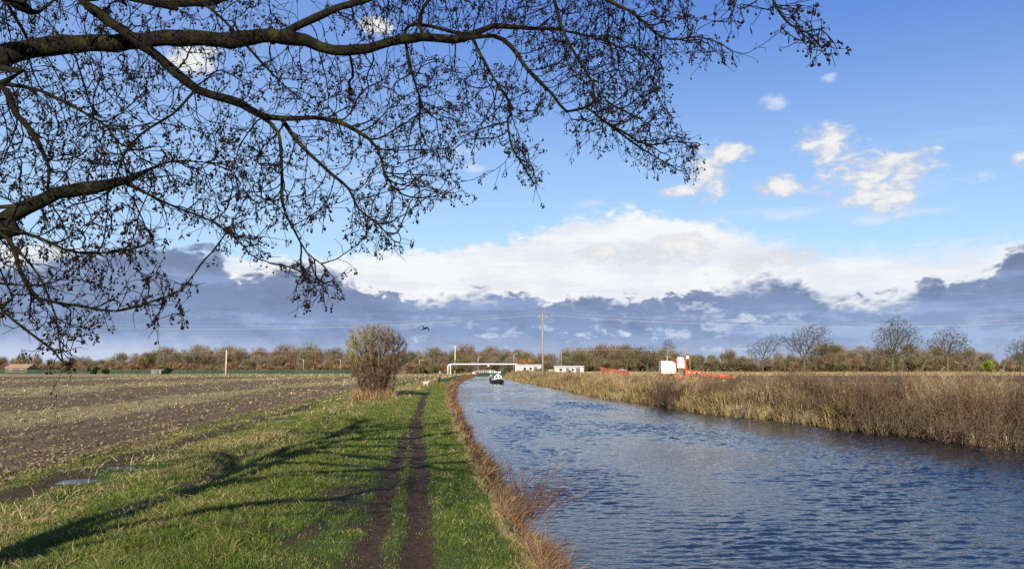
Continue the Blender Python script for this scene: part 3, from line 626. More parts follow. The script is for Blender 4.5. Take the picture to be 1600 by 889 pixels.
def build_alder():
    root = empty('alder_tree', (-6.5, 4.0, -.45), 0, 'big bare alder beside the towpath with dark mossy limbs, cones and catkins', 'tree')
    T0 = np.array((-6.5, 4.0, -.45))
    def L(pts, y0, y1, start=None, sr=None):
        """traced limb: (px, py, thickness in px); distance runs from y0 to y1"""
        out = []
        if start is not None: out.append((*start, sr))
        n = len(pts)
        for i, (a, b, w) in enumerate(pts):
            Y = y0 + (y1 - y0) * i / max(n - 1, 1); p = at_y(a, b, Y); out.append((p.x, p.y, p.z, w * Y / F / 2 * .92))
        return resample(out, .07)
    tr = lambda z, r: ((-6.45 + .03 * z, 4.02, z), r)
    limbs = [
        L([(-60, 100, 40), (0, 86, 38), (60, 74, 34), (120, 69, 32), (200, 66, 29), (280, 60, 28), (360, 63, 27), (440, 56, 25), (480, 66, 21), (520, 78, 19), (560, 79, 18), (610, 66, 17), (660, 59, 16), (710, 62, 15), (740, 54, 13), (770, 42, 10), (816, 44, 8), (874, 47, 5), (930, 60, 3)], 5.0, 6.6, *tr(3.4, .10)),
        L([(425, 62, 17), (450, 48, 15), (480, 34, 14), (520, 15, 13), (570, 0, 12), (640, -25, 10), (730, -50, 8), (850, -70, 5)], 5.65, 6.4),
        L([(90, -50, 19), (130, 2, 19), (160, 25, 18), (190, 47, 17), (230, 75, 17), (270, 110, 16), (310, 140, 15), (350, 154, 15), (378, 162, 14), (405, 180, 12), (440, 185, 9), (510, 186, 8), (560, 206, 7), (590, 232, 5), (600, 268, 4), (612, 290, 2)], 5.0, 5.9, *tr(5.2, .10)),
        L([(410, 183, 8), (434, 206, 6.5), (440, 250, 5.5), (442, 320, 5), (460, 360, 4), (480, 395, 3), (502, 412, 2)], 5.6, 5.3),
        L([(440, 187, 9), (468, 224, 7), (510, 265, 6), (545, 295, 5), (560, 326, 4), (590, 350, 3), (617, 378, 2)], 5.7, 5.6),
        L([(-60, 375, 28), (0, 346, 27), (40, 325, 25), (90, 303, 24), (130, 296, 23), (170, 287, 20), (200, 281, 14), (232, 266, 6), (270, 252, 3.5), (340, 255, 2)], 4.7, 5.4, *tr(1.9, .06)),
        L([(190, 283, 7), (225, 300, 5), (270, 322, 4), (330, 345, 3.5), (365, 370, 3), (392, 398, 2)], 5.2, 5.4),
        L([(-40, 100, 14), (0, 132, 13), (14, 150, 12), (26, 180, 11), (48, 205, 10), (64, 232, 8), (76, 262, 6), (74, 300, 4)], 4.7, 4.9, *tr(3.3, .07)),
        L([(8, 131, 8), (60, 141, 6), (120, 170, 5), (168, 200, 4), (190, 240, 3), (200, 280, 3)], 4.8, 5.1),
        L([(-60, 330, 9), (0, 362, 9), (20, 386, 8), (30, 420, 7.5), (52, 461, 7), (75, 470, 5.5), (130, 479, 4.5), (182, 486, 4), (240, 470, 3.5), (282, 454, 3), (306, 424, 2)], 4.6, 5.0, *tr(1.8, .06)),
        L([(-20, 352, 6), (55, 369, 5.5), (100, 389, 5), (150, 396, 4), (212, 388, 2.5)], 4.6, 4.9),
        L([(14, 376, 5), (45, 410, 4.5), (68, 445, 4), (86, 492, 3.5), (92, 530, 3), (97, 562, 2)], 4.65, 4.7),
        L([(-40, 440, 6), (0, 482, 5), (40, 515, 4.5), (80, 545, 3.5), (96, 564, 2.5)], 4.5, 4.7, *tr(1.6, .05)),
        L([(712, 63, 9), (770, 57, 8), (797, 72, 8), (824, 108, 7.5), (843, 128, 7), (863, 148, 6), (886, 175, 5), (915, 168, 4.5), (940, 187, 4.5), (971, 209, 4), (1002, 232, 3.2), (1060, 266, 2)], 6.2, 6.2),
        L([(940, 187, 4), (972, 205, 4), (1010, 226, 3), (1050, 222, 2.5), (1090, 224, 2)], 6.1, 6.2),
        L([(738, 54, 7), (746, 76, 6), (770, 120, 5), (799, 167, 4.5), (793, 190, 4), (801, 232, 3.5), (820, 262, 3), (834, 288, 2)], 6.2, 5.9),
        L([(860, -40, 8), (867, 0, 7), (874, 31, 6), (890, 70, 5.5), (909, 101, 5), (926, 128, 3), (950, 160, 2)], 5.6, 5.8),
        L([(930, -20, 7), (948, 0, 6), (979, 15, 5.5), (1006, 35, 5), (1033, 58, 4), (1062, 62, 3.5), (1088, 58, 3), (1120, 66, 2.5), (1144, 80, 2)], 5.5, 5.6),
        L([(1185, -50, 6), (1208, 0, 5), (1220, 22, 4.5), (1236, 40, 4), (1262, 52, 3.5), (1282, 73, 3)], 3.9, 4.0),
        L([(1236, 40, 3), (1258, 50, 3), (1282, 46, 2.5), (1302, 66, 2)], 3.95, 4.0),
        L([(200, -6, 15), (250, 2, 15), (320, 4, 16), (372, -12, 13), (430, -40, 10)], 5.6, 6.2, *tr(5.0, .09)),
        L([(-30, -20, 20), (10, 0, 20), (40, 14, 18), (56, 20, 9), (70, 12, 5), (110, -20, 4)], 4.6, 4.9, *tr(4.6, .08)),
        L([(320, 8, 5), (350, 32, 5), (380, 66, 5), (420, 110, 4), (440, 130, 2)], 5.4, 5.7),
        L([(8, 0, 7), (20, 22, 6), (36, 48, 6), (44, 66, 5)], 4.9, 5.2),
        L([(735, 56, 7), (640, 40, 6), (640, 100, 5), (655, 150, 3)], 6.2, 6.0),
        L([(305, 142, 5), (270, 178, 4.5), (220, 210, 4), (190, 250, 3), (180, 290, 2)], 5.3, 5.3),
        L([(660, 60, 6), (658, 20, 6), (690, -20, 6), (740, -60, 5)], 6.1, 6.2),
    ]
    # crown above the picture: gives the tree its head and throws the dappled shade on the towpath
    limbs += [resample([(*a, ra) for a, ra in q], .12) for q in (
        [((-6.35, 4.0, 5.6), .12), ((-4.6, 4.6, 6.8), .10), ((-2.6, 5.3, 7.5), .07), ((-.6, 6.0, 7.6), .04), ((.9, 6.4, 7.2), .02)],
        [((-6.3, 4.0, 6.4), .11), ((-5.4, 5.0, 7.8), .08), ((-4.2, 6.0, 8.8), .05), ((-3.0, 7.0, 9.2), .02)],
        [((-6.35, 4.0, 5.0), .10), ((-4.8, 3.2, 6.2), .08), ((-2.8, 2.6, 6.8), .05), ((-.8, 2.4, 6.7), .02)],
        [((-6.4, 4.0, 4.4), .10), ((-8.2, 4.6, 5.6), .08), ((-10.0, 5.0, 6.3), .05), ((-11.5, 5.2, 6.4), .02)],
        [((-6.3, 4.0, 7.2), .10), ((-6.8, 3.0, 8.6), .07), ((-7.2, 2.4, 9.8), .03)],
        [((-6.3, 4.0, 7.6), .09), ((-7.0, 4.6, 8.6), .06), ((-8.0, 5.2, 9.2), .03)], [((-6.25, 4.0, 8.0), .08), ((-5.4, 3.7, 8.9), .05), ((-4.6, 3.4, 9.3), .02)], [((-6.3, 4.0, 7.0), .09), ((-7.6, 3.4, 7.8), .06), ((-9.0, 2.9, 8.2), .02)],
        [((-6.4, 4.0, 3.9), .09), ((-7.4, 5.2, 4.6), .07), ((-8.6, 6.4, 5.0), .04), ((-9.6, 7.2, 5.0), .02)])]
    vis = 27
    # crown regions seen in the picture: outline, number of growth points, distance of the layer
    regs = [
        ([(-20, -20), (430, -20), (430, 55), (200, 60), (-20, 80)], 430, 5.3), ([(-20, 90), (200, 75), (380, 70), (410, 170), (300, 140), (240, 120), (60, 130), (-20, 150)], 380, 5.2),
        ([(-20, 130), (230, 100), (300, 150), (290, 230), (250, 300), (150, 290), (-20, 330)], 900, 5.0), ([(60, 160), (200, 150), (230, 290), (100, 290), (60, 250)], 420, 5.0),
        ([(230, 240), (420, 230), (440, 300), (410, 400), (330, 370), (230, 320), (190, 290)], 620, 5.35), ([(-20, 340), (150, 305), (235, 330), (240, 400), (215, 410), (60, 395), (-20, 400)], 330, 4.8),
        ([(-20, 390), (150, 400), (300, 425), (300, 450), (245, 505), (150, 510), (120, 530), (60, 520), (-20, 500)], 380, 4.8), ([(50, 480), (130, 490), (135, 545), (105, 570), (75, 560)], 90, 4.7),
        ([(400, 75), (520, 85), (640, 75), (700, 90), (700, 170), (560, 190), (420, 170)], 620, 5.8), ([(450, 190), (560, 190), (700, 150), (725, 200), (705, 320), (640, 330), (610, 280), (560, 260), (470, 210)], 700, 5.8),
        ([(300, 170), (410, 180), (440, 240), (430, 330), (360, 300), (300, 240)], 330, 5.5), ([(440, 210), (500, 260), (530, 330), (470, 350), (445, 330)], 130, 5.5), ([(530, 290), (620, 290), (630, 385), (590, 390), (545, 370)], 240, 5.6),
        ([(440, 400), (500, 395), (535, 425), (520, 455), (470, 480), (450, 450)], 120, 5.3), ([(560, -20), (760, -20), (740, 50), (600, 60), (500, 30)], 620, 6.2),
        ([(740, -20), (960, -20), (1000, 60), (900, 70), (760, 40)], 820, 6.1), ([(820, 50), (960, 40), (1030, 70), (1040, 130), (1010, 200), (930, 170), (850, 110)], 1900, 6.1),
        ([(1000, -20), (1070, 0), (1100, 50), (1145, 70), (1140, 95), (1060, 90), (1010, 60)], 260, 5.55), ([(740, 90), (800, 100), (850, 150), (830, 190), (780, 200), (745, 240), (700, 200), (705, 110)], 430, 6.1),
        ([(785, 190), (815, 200), (852, 285), (828, 292), (795, 235)], 120, 5.95), ([(930, 150), (1030, 170), (1092, 222), (1060, 270), (1000, 255), (940, 215), (890, 180)], 430, 6.15), ([(880, 170), (940, 190), (930, 240), (890, 215)], 60, 6.1),
        ([(1206, -10), (1255, -10), (1256, 25), (1215, 35)], 26, 3.95), ([(1225, 40), (1290, 45), (1305, 75), (1280, 92), (1240, 80)], 44, 3.95), ([(1118, -20), (1170, -20), (1165, 10), (1140, 25)], 18, 3.9),
    ]
    def inside(p, poly):
        c = False; j = len(poly) - 1
        for i in range(len(poly)):
            if (poly[i][1] > p[1]) != (poly[j][1] > p[1]) and p[0] < (poly[j][0] - poly[i][0]) * (p[1] - poly[i][1]) / (poly[j][1] - poly[i][1]) + poly[i][0]: c = not c
            j = i
        return c
    rng = np.random.default_rng(5); att = []
    for poly, n, Y in regs:
        xs = [p[0] for p in poly]; ys = [p[1] for p in poly]; k = 0; n = int(n * 1.1)
        cl = [(rng.uniform(min(xs), max(xs)), rng.uniform(min(ys), max(ys))) for _ in range(max(4, n // 9))]
        while k < n:
            if rng.uniform() < .45: c = cl[rng.integers(len(cl))]; p = (c[0] + rng.normal(0, 13), c[1] + rng.normal(0, 13))
            else: p = (rng.uniform(min(xs), max(xs)), rng.uniform(min(ys), max(ys)))
            if inside(p, poly): q = at_y(p[0], p[1], Y + rng.normal(0, .30)); att.append(tuple(q)); k += 1
    up = []
    for q in limbs[vis:]:
        for p in q[len(q) // 5:]:
            for _ in range(16): up.append(p[:3] + rng.normal(0, 1, 3) * np.array((.75, .75, .5)))
    pos, par, rad, own = [], [], [], []
    for li, q in enumerate(limbs):
        for i, p in enumerate(q):
            par.append(len(pos) - 1 if i else -1); pos.append(p[:3]); rad.append(max(p[3], .002)); own.append(li)
    n0 = len(pos)
    up = [u for u in up if u[2] > HC + u[1] * .475 or abs(u[0]) > .8 * u[1] or u[1] < 1]
    N, Pp = colonize(pos, par, att, .06, 1.0, .085, 95, .15, (.14, 0, -.13), rng, .80)
    ow = np.empty(len(N), int); ow[:n0] = own
    for i in range(n0, len(N)): ow[i] = ow[Pp[i]]
    r, kids = pipe_radii(np.where(np.arange(len(N)) < n0, -1, Pp), .0024, 2.2)
    r = np.minimum(r, .010)
    # coarser growth for the head of the tree
    uN, uP = colonize([p for i, p in enumerate(pos) if own[i] >= vis], [j - (np.sum(np.array(own) < vis)) if j >= 0 else -1 for i, j in enumerate(par) if own[i] >= vis], up, .13, 1.6, .16, 60, .3, (0, 0, -.05), rng)
    u0 = sum(1 for w in own if w >= vis); uown = [w for w in own if w >= vis] + [0] * (len(uN) - u0)
    for i in range(u0, len(uN)): uown[i] = uown[uP[i]]
    ur, uk = pipe_radii(np.where(np.arange(len(uN)) < u0, -1, uP), .0065, 2.2); ur = np.minimum(ur, .02)

    MB().tube([(-6.62, 3.95, -.7), (-6.56, 3.97, -.1), (-6.5, 4.0, .6), (-6.44, 4.02, 2.0), (-6.38, 4.02, 3.6), (-6.33, 4.0, 5.4), (-6.28, 4.0, 7.2), (-6.2, 4.05, 8.8), (-6.15, 4.1, 10.2)], [.52, .43, .37, .34, .30, .22, .14, .07, .02], 14).build('trunk', BARK, root, True)
    MB().tube([(-6.35, 4.2, -.7), (-6.2, 4.3, .2), (-5.95, 4.4, 1.2), (-5.75, 4.5, 2.6), (-5.6, 4.5, 4.0), (-5.5, 4.6, 5.6), (-5.4, 4.8, 7.4)], [.34, .27, .23, .21, .17, .11, .03], 12).build('trunk', BARK, root, True)  # unseen second stem, added to broaden the shadow the trunk casts
    o16 = []
    for z_, rr in ((0, .0), (.25, .8), (.55, 1), (.85, .65), (1, 0)):
        o16.append((z_, rr))
    cone_v = [(0, 0, 0)] + [(math.cos(a) * rr, math.sin(a) * rr, z_) for z_, rr in o16[1:4] for a in (0, 1.257, 2.513, 3.77, 5.027)] + [(0, 0, 1)]
    cf = [(0, 1 + (j + 1) % 5, 1 + j) for j in range(5)]
    for k in range(2): 
        for j in range(5): a = 1 + k * 5 + j; b_ = 1 + k * 5 + (j + 1) % 5; cf += [(a, b_, b_ + 5), (a, b_ + 5, a + 5)]
    cf += [(11 + j, 11 + (j + 1) % 5, 16) for j in range(5)]
    cone_v = np.array(cone_v); cf = np.array(cf)
    for li, q in enumerate(limbs):
        rr = list(q[:, 3] * (1 + .07 * np.sin(np.arange(len(q)) * 1.3 + li) * (q[:, 3] > .01)))
        jit = rng.normal(0, 1, (len(q), 3)) * np.minimum(q[:, 3:4] * .10, .006)
        limb = MB().tube(q[:, :3] + jit, [max(v, .0022) for v in rr], 12 if q[0, 3] > .03 else 7).build('limb', BARK, root, True)
        A, P_, rad_, kd = (N, Pp, r, kids) if li < vis else (uN, uP, ur, uk); m0 = n0 if li < vis else u0; o_ = ow if li < vis else np.array(uown)
        ids = np.array([i for i in range(m0, len(A)) if o_[i] == li])
        if not len(ids): continue
        V, f = frustums(A[P_[ids]], A[ids], np.minimum(rad_[P_[ids]], rad_[ids] * 1.35 + .0006), rad_[ids], 4)
        tips = ids[kd[ids] == 0]
        # cones and catkins hang from the last twigs on short forked stalks
        if li < vis:
            # straight side twiglets, then cone stalks on every end
            sp_ = ids[rng.uniform(0, 1, len(ids)) < .62]; k0 = len(sp_); dd = (A[sp_] - A[P_[sp_]]); dd /= np.linalg.norm(dd, axis=1, keepdims=True) + 1e-9
            q = dd * .8 + rng.normal(0, .52, (k0, 3)) + np.array((0, 0, -.14)); q /= np.linalg.norm(q, axis=1, keepdims=True); ln0 = rng.uniform(.04, .17, k0)[:, None]
            m1_ = A[sp_] + q * ln0 * .5; q2 = q + rng.normal(0, .28, (k0, 3)) + np.array((0, 0, -.10)); q2 /= np.linalg.norm(q2, axis=1, keepdims=True); e1_ = m1_ + q2 * ln0 * .5
            for a_0, a_1, ra_, rb_ in ((A[sp_], m1_, .0023, .0019), (m1_, e1_, .0019, .0014)):
                Vx, fx = frustums(a_0, a_1, np.full(k0, ra_), np.full(k0, rb_), 3); f = f + [fx[0] + len(V)]; V = np.concatenate([V, Vx])
            ends = np.concatenate([e1_, A[tips]]); edir = np.concatenate([q2, (A[tips] - A[P_[tips]]) / .06]); rp = np.where(rng.uniform(0, 1, len(ends)) < .42, rng.integers(4, 8, len(ends)), rng.integers(0, 2, len(ends)))
            st = np.repeat(ends, rp, 0); ed = np.repeat(edir, rp, 0); k = len(st)
            dirn = rng.normal(0, .65, (k, 3)) + ed * .8 + np.array((0, 0, -.08)); dirn /= np.linalg.norm(dirn, axis=1, keepdims=True)
            ln = rng.uniform(.010, .034, k); midp = st + dirn * ln[:, None] * .6 + np.array((0, 0, .003)); en = st + dirn * ln[:, None] + np.array((0, 0, -.010))
            V2, f2 = frustums(st, midp, np.full(k, .0013), np.full(k, .0012), 3); V3, f3 = frustums(midp, en, np.full(k, .0012), np.full(k, .0010), 3)
            f = f + [f2[0] + len(V)]; V = np.concatenate([V, V2]); f = f + [f3[0] + len(V)]; V = np.concatenate([V, V3])
        tw = np_mesh('twig', V, f, TWIG, limb); tag(tw, kind='stuff')
        if li < vis:
            has = rng.uniform(0, 1, k) < .64; e = en[has]; k2 = len(e); cat = rng.uniform(0, 1, k2) < .22
            dn = np.stack([rng.normal(0, .35, k2), rng.normal(0, .35, k2), -np.ones(k2)], 1); dn[~cat] += rng.normal(0, .6, ((~cat).sum(), 3)); dn /= np.linalg.norm(dn, axis=1, keepdims=True)
            a_ = np.cross(dn, np.array((.3, .9, .1))); a_ /= np.linalg.norm(a_, axis=1, keepdims=True); b_ = np.cross(dn, a_)
            le = np.where(cat, rng.uniform(.025, .045, k2), rng.uniform(.014, .022, k2)); wi = np.where(cat, .0035, rng.uniform(.0055, .0085, k2))
            Vc = e[:, None] + a_[:, None] * (cone_v[None, :, 0:1] * wi[:, None, None]) + b_[:, None] * (cone_v[None, :, 1:2] * wi[:, None, None]) + dn[:, None] * (cone_v[None, :, 2:3] * le[:, None, None])
            cn = np_mesh('cone', Vc.reshape(-1, 3), [(np.arange(k2)[:, None, None] * len(cone_v) + cf[None]).reshape(-1, 3)], CONE, limb); tag(cn, kind='stuff')
    # parts were laid out in world space: hang them on the root without moving them
    for ch in root.children: ch.location = -Vector(T0)
    return root
build_alder()

# ------------------------------------------------------------------ bare trees and bushes
GREYB = material('tree_bark_grey', (.088, .076, .055), .9, .4, 4.0)
OLIVEB = material('tree_bark_green', (.088, .082, .045), .9, .4, 4.0)
BROWNB = material('tree_bark_brown', (.085, .060, .042), .9, .4, 4.0)
PALEB = material('birch_bark', (.42, .38, .31), .8, .35, 3.0)
CROWN = attr_material('crown_twigs', .85, .1, .15, .22, .35)

def sliver_crown(name, parent, lobes, n, cols, L=(.5, 1.5), wd=.10, up=.6, seed=0, hollow=.35, bias=None):
    """bare twiggy crown: very many thin twigs filling lobes (cx, cy, cz, rx, ry, rz), pointing up and out"""
    g = np.random.default_rng(seed); lo = np.array(lobes, float); w = (lo[:, 3] * lo[:, 4] * lo[:, 5]) ** .8; pick = g.choice(len(lo), n, p=w / w.sum())
    d = g.normal(0, 1, (n, 3)); d /= np.linalg.norm(d, axis=1, keepdims=True); rr = hollow + (1 - hollow) * g.uniform(0, 1, n) ** .6
    c = lo[pick, :3]; P = c + d * rr[:, None] * lo[pick, 3:]
    cut = g.uniform(0, 1, n) < .18 + 1.15 * sstep(fbm(P[:, 0] * .9 + seed * 3.3 + P[:, 1] * .5, P[:, 2] * .9 + P[:, 1] * .4, seed), .30, .58); P, d, pick = P[cut], d[cut], pick[cut]; n = len(P)
    D = d * .8 + np.array((0, 0, up)) + g.normal(0, .35, (n, 3)); Ln = g.uniform(*L, n)
    tone = np.clip(.5 + g.normal(0, .28, n), 0, 1); k = (lo[pick, 0] * .37 + lo[pick, 2] * .23 + seed) % 1.0
    C = mixcol(cols[0], cols[1], np.clip(tone * .7 + k * .3, 0, 1))
    if len(cols) > 2: q = g.uniform(0, 1, n) < .14; C[q] = cols[2]
    P = P - D / np.linalg.norm(D, axis=1, keepdims=True) * (Ln * .4)[:, None]; P[:, 2] = np.maximum(P[:, 2], .02)
    V, f, kk = blades(P, D, Ln, np.full(n, wd) * g.uniform(.6, 1.4, n), g.normal(0, .10, (n, 3)) * Ln[:, None])
    return np_mesh(name, V, f, CROWN, parent, np.repeat(C, kk, 0))

def wood_tree(name, label, h, w, kind, seed, group):
    g = random.Random(seed); root = empty(name, (0, 0, 0), 0, label, 'tree', group)
    cols = {'olive': ((.125, .102, .056), (.225, .185, .105), (.11, .11, .04)), 'brown': ((.130, .098, .060), (.225, .175, .110), (.19, .15, .09)), 'russet': ((.138, .088, .055), (.228, .150, .095), (.17, .12, .08)),
            'grey': ((.145, .120, .090), (.250, .208, .158), (.16, .13, .08)), 'green': ((.065, .062, .028), (.130, .118, .055), (.12, .095, .055))}[kind]
    b = BROWNB if kind in ('brown', 'russet') else (GREYB if kind == 'grey' else OLIVEB)
    t = MB(); t.tube([(0, 0, -.3), (.05, 0, h * .18), (g.uniform(-.3, .3), 0, h * .4), (g.uniform(-.5, .5), 0, h * .72)], [w * .034, w * .026, w * .018, w * .006], 6)
    for i in range(7):
        a = g.uniform(0, 6.28); z0 = h * g.uniform(.2, .45); rr = w * g.uniform(.22, .42)
        t.tube([(0, 0, z0), (math.cos(a) * rr * .5, math.sin(a) * rr * .5, z0 + h * .14), (math.cos(a) * rr, math.sin(a) * rr, z0 + h * g.uniform(.3, .45))], [w * .014, w * .010, w * .003], 5)
    t.build('trunk', b, root, True)
    lobes = []
    for i in range(9):
        a = g.uniform(0, 6.28); q = g.uniform(.1, .32) * w; lobes.append((math.cos(a) * q, math.sin(a) * q, h * g.uniform(.40, .76), w * g.uniform(.17, .26), w * g.uniform(.17, .26), h * g.uniform(.14, .23)))
    lobes.append((0, 0, h * .62, w * .40, w * .40, h * .34))
    for i in range(4): a = g.uniform(0, 6.28); lobes.append((math.cos(a) * w * .3, math.sin(a) * w * .3, h * .22, w * .24, w * .24, h * .20))
    sliver_crown('crown', root, lobes, 4600, cols, (.5, 1.7), .085, .75, seed)
    return root

SECTORS = [(-400, 353, 'in the wood beyond the fence left of the field pole'), (353, 560, 'in the wood behind the fence right of the field pole'), (560, 800, 'in the wood between roadside bush and pipe bridge'),
           (800, 930, 'in the wood behind the low white sheds'), (930, 1130, 'in the wood behind the red trailer and orange harvester'), (1130, 2000, 'in the hedge behind the isolated bare trees')]
SECTOR_SHORT = ['left end of the fence', 'fence', 'pipe bridge', 'sheds', 'harvester', 'right hedge line']
KINDW = {'olive': 'olive-brown bare tree', 'brown': 'dark brown bare tree', 'russet': 'russet-tinged bare tree', 'grey': 'pale grey-brown bare tree', 'green': 'dark ivy-green tree'}
def build_wood():
    protos = {}
    for k, sd_ in (('olive', 1), ('brown', 2), ('russet', 3), ('grey', 4), ('green', 5)):
        protos[k] = [wood_tree('bare_tree', 'x', 10, 8.5, k, sd_ * 10 + j, 'x') for j in range(2 if k != 'green' else 1)]
    used = set(); g = random.Random(99)
    prof = [(-120, 552), (0, 552), (60, 556), (150, 555), (200, 549), (240, 541), (330, 541), (380, 545), (420, 547), (450, 541), (480, 536), (520, 544), (560, 551), (620, 550), (660, 547), (700, 545), (745, 540), (800, 545), (860, 546), (905, 541), (950, 539), (1000, 537), (1040, 543), (1100, 548), (1160, 549), (1215, 551),
            (1262, 545), (1300, 537), (1340, 541), (1390, 545), (1440, 538), (1500, 546), (1560, 556), (1600, 551), (1720, 551)]
    px_, py_ = zip(*prof); spots = []
    x = -110
    while x < 1710: spots.append((x + g.uniform(-4, 4), 0)); x += g.uniform(15, 23)
    x = -100
    while x < 1710: spots.append((x + g.uniform(-6, 6), 1)); x += g.uniform(17, 26)
    for x, row in spots:
        Y = (g.uniform(430, 470) if row == 0 else g.uniform(385, 415)) if x < 900 else (g.uniform(400, 430) if row == 0 else g.uniform(345, 372))
        if 690 < x < 770 and row: Y = g.uniform(390, 415)
        top = np.interp(x, px_, py_) + (g.uniform(-6, 7) if row == 0 else g.uniform(5, 15))
        ztop = at_y(x, top, Y).z; X = at_y(x, 576, Y).x; z0 = terrain_at(X, Y); h = ztop - z0
        wts = {'olive': 3.6, 'brown': 3, 'russet': 1.1, 'grey': 2, 'green': .7}
        if x < 350: wts['grey'] = 3
        if 440 < x < 560: wts['russet'] = 4
        if x > 930: wts = {'olive': 4.5, 'brown': 2.5, 'russet': .8, 'grey': 2, 'green': .8}
        k = g.choices(list(wts), list(wts.values()))[0]
        sec = next((i for i, s in enumerate(SECTORS) if s[0] <= x < s[1]), 5)
        lab = KINDW[k] + ' ' + SECTORS[sec][2]; grp = KINDW[k] + 's by the ' + SECTOR_SHORT[sec]
        p = g.choice(protos[k]); o = p if id(p) not in used else copy_tree(p); used.add(id(p))
        s = h / 9.6; relabel(o, lab, grp, (X, Y, z0 - .2), g.uniform(0, 6.28), (s * g.uniform(.85, 1.25), s * g.uniform(.85, 1.25), s))
    for l in protos.values():
        for p in l:
            if id(p) not in used: [bpy.data.objects.remove(c) for c in list(p.children)]; bpy.data.objects.remove(p)
build_wood()

def build_shrubs():
    """understorey in front of the wood"""
    g = random.Random(5)
    def proto(name, cols, seed, cat='shrub', n=700, wd=.12):
        r = empty(name, (0, 0, 0), 0, 'x', cat); gg = random.Random(seed)
        m = MB()
        for i in range(6): a = gg.uniform(0, 6.28); m.tube([(0, 0, -.1), (math.cos(a) * .4, math.sin(a) * .4, .9), (math.cos(a) * 1.0, math.sin(a) * 1.0, 2.0)], [.06, .045, .015], 5)
        m.build('stem', BROWNB, r, True)
        lobes = [(gg.uniform(-1.1, 1.1), gg.uniform(-1, 1), gg.uniform(.5, 2.1), .8, .8, .75) for _ in range(8)]
        sliver_crown('crown', r, lobes, n, cols, (.3, .9), wd, .6, seed, .2); return r
    rus = [proto('russet_shrub', ((.150, .088, .050), (.25, .155, .090), (.17, .12, .06)), s) for s in (71, 72, 73)]
    olv = [proto('hedge_shrub', ((.080, .070, .034), (.165, .138, .068), (.12, .08, .05)), s) for s in (74, 75, 76)]
    used = set()
    def put(lst, x, ybase, w_px, top, Y, lab, grp, cat=None):
        p = g.choice(lst); o = p if id(p) not in used else copy_tree(p); used.add(id(p))
        P = at_y(x, 576, Y); z0 = terrain_at(P.x, Y); h = max(at_y(x, top, Y).z - z0, .5); wd = w_px * Y / F
        relabel(o, lab, grp, (P.x, Y, z0 - .1), g.uniform(0, 6.28), (wd / 3.6, wd / 3.6, h / 3.0))
    for i in range(44):
        x = -10 + i * 13.2 + g.uniform(-4, 4)
        if 535 < x < 640 and i % 2: continue
        top = g.uniform(562, 571) - (6 if 480 < x < 530 else 0)
        sec = 'left of the lone field pole' if x < 353 else 'right of the lone field pole'
        put(rus, x, 584, g.uniform(20, 34), top, g.uniform(382, 398), 'russet thorn shrub behind the green fence, ' + sec, 'russet shrubs behind the fence, ' + sec)
    for i in range(9): put(rus if i % 3 == 0 else olv, 640 + i * 9, 584, g.uniform(18, 26), g.uniform(563, 572), g.uniform(330, 350), 'brown scrubby bush on the left of the pipe bridge before the wood', 'scrub bushes left of the pipe bridge')
    for i, (x, w, top) in enumerate([(718, 24, 557), (722, 16, 570), (735, 20, 566), (778, 22, 565), (792, 20, 562)]):
        put(olv, x, 586, w, top, 312 if x > 740 else 303, ['dark bush between the legs under the left end of the pipe bridge', 'low dark bush just right of the pipe legs', 'brown bush under the pipe left of the white fence', 'brown bush under the pipe above the narrowboat', 'wide bush under the right end of the pipe'][i], None)
    for i in range(40):
        x = 850 + i * 19.5 + g.uniform(-6, 6); 
        sec = 'behind the white sheds' if x < 930 else ('behind the harvester' if x < 1130 else 'among the isolated trees on the right')
        top = g.uniform(556, 570) - (5 if 1000 < x < 1050 else 0)
        put(olv if g.random() < .8 else rus, x, 582, g.uniform(24, 44), top, g.uniform(325, 342), 'low olive-brown hedge shrub ' + sec, 'hedge shrubs ' + sec)
    for x, w, top, lb in ((840, 14, 573, 'small brown shrub against the right end of the left white shed'), (852, 16, 574, 'small brown shrub before the pale board fence'), (822, 12, 576, 'low brown shrub before the middle of the left white shed'), (890, 10, 577, 'low brown shrub before the right white shed')):
        put(olv, x, 582, w, top, 250, lb, None)
    # singled-out colours
    put([proto('orange_shrub', ((.21, .095, .035), (.33, .165, .065)), 80)], 818, 580, 26, 558, 300, 'bright orange-brown rounded shrub behind the left white shed', None)
    put([proto('evergreen_shrub', ((.10, .14, .015), (.24, .27, .04)), 81, n=1500)], 1544, 578, 24, 560, 330, 'yellow-green evergreen shrub at the far right hedge', None)
    ev = [proto('evergreen_shrub', ((.010, .030, .008), (.030, .060, .014)), s, n=2200, wd=.16) for s in (82, 83, 84)]
    for (x, w, top), e, lab in zip([(149, 12, 571), (165, 12, 573), (262, 18, 570.5)], ev, ['small dark evergreen bush, left one of the close pair at the field edge', 'small dark evergreen bush, right one of the close pair at the field edge', 'dark conical evergreen bush beside the long white shed roof']):
        put([e], x, 584, w, top, 352, lab, None)
    for p in rus + olv:
        if id(p) not in used: [bpy.data.objects.remove(c) for c in list(p.children)]; bpy.data.objects.remove(p)
build_shrubs()

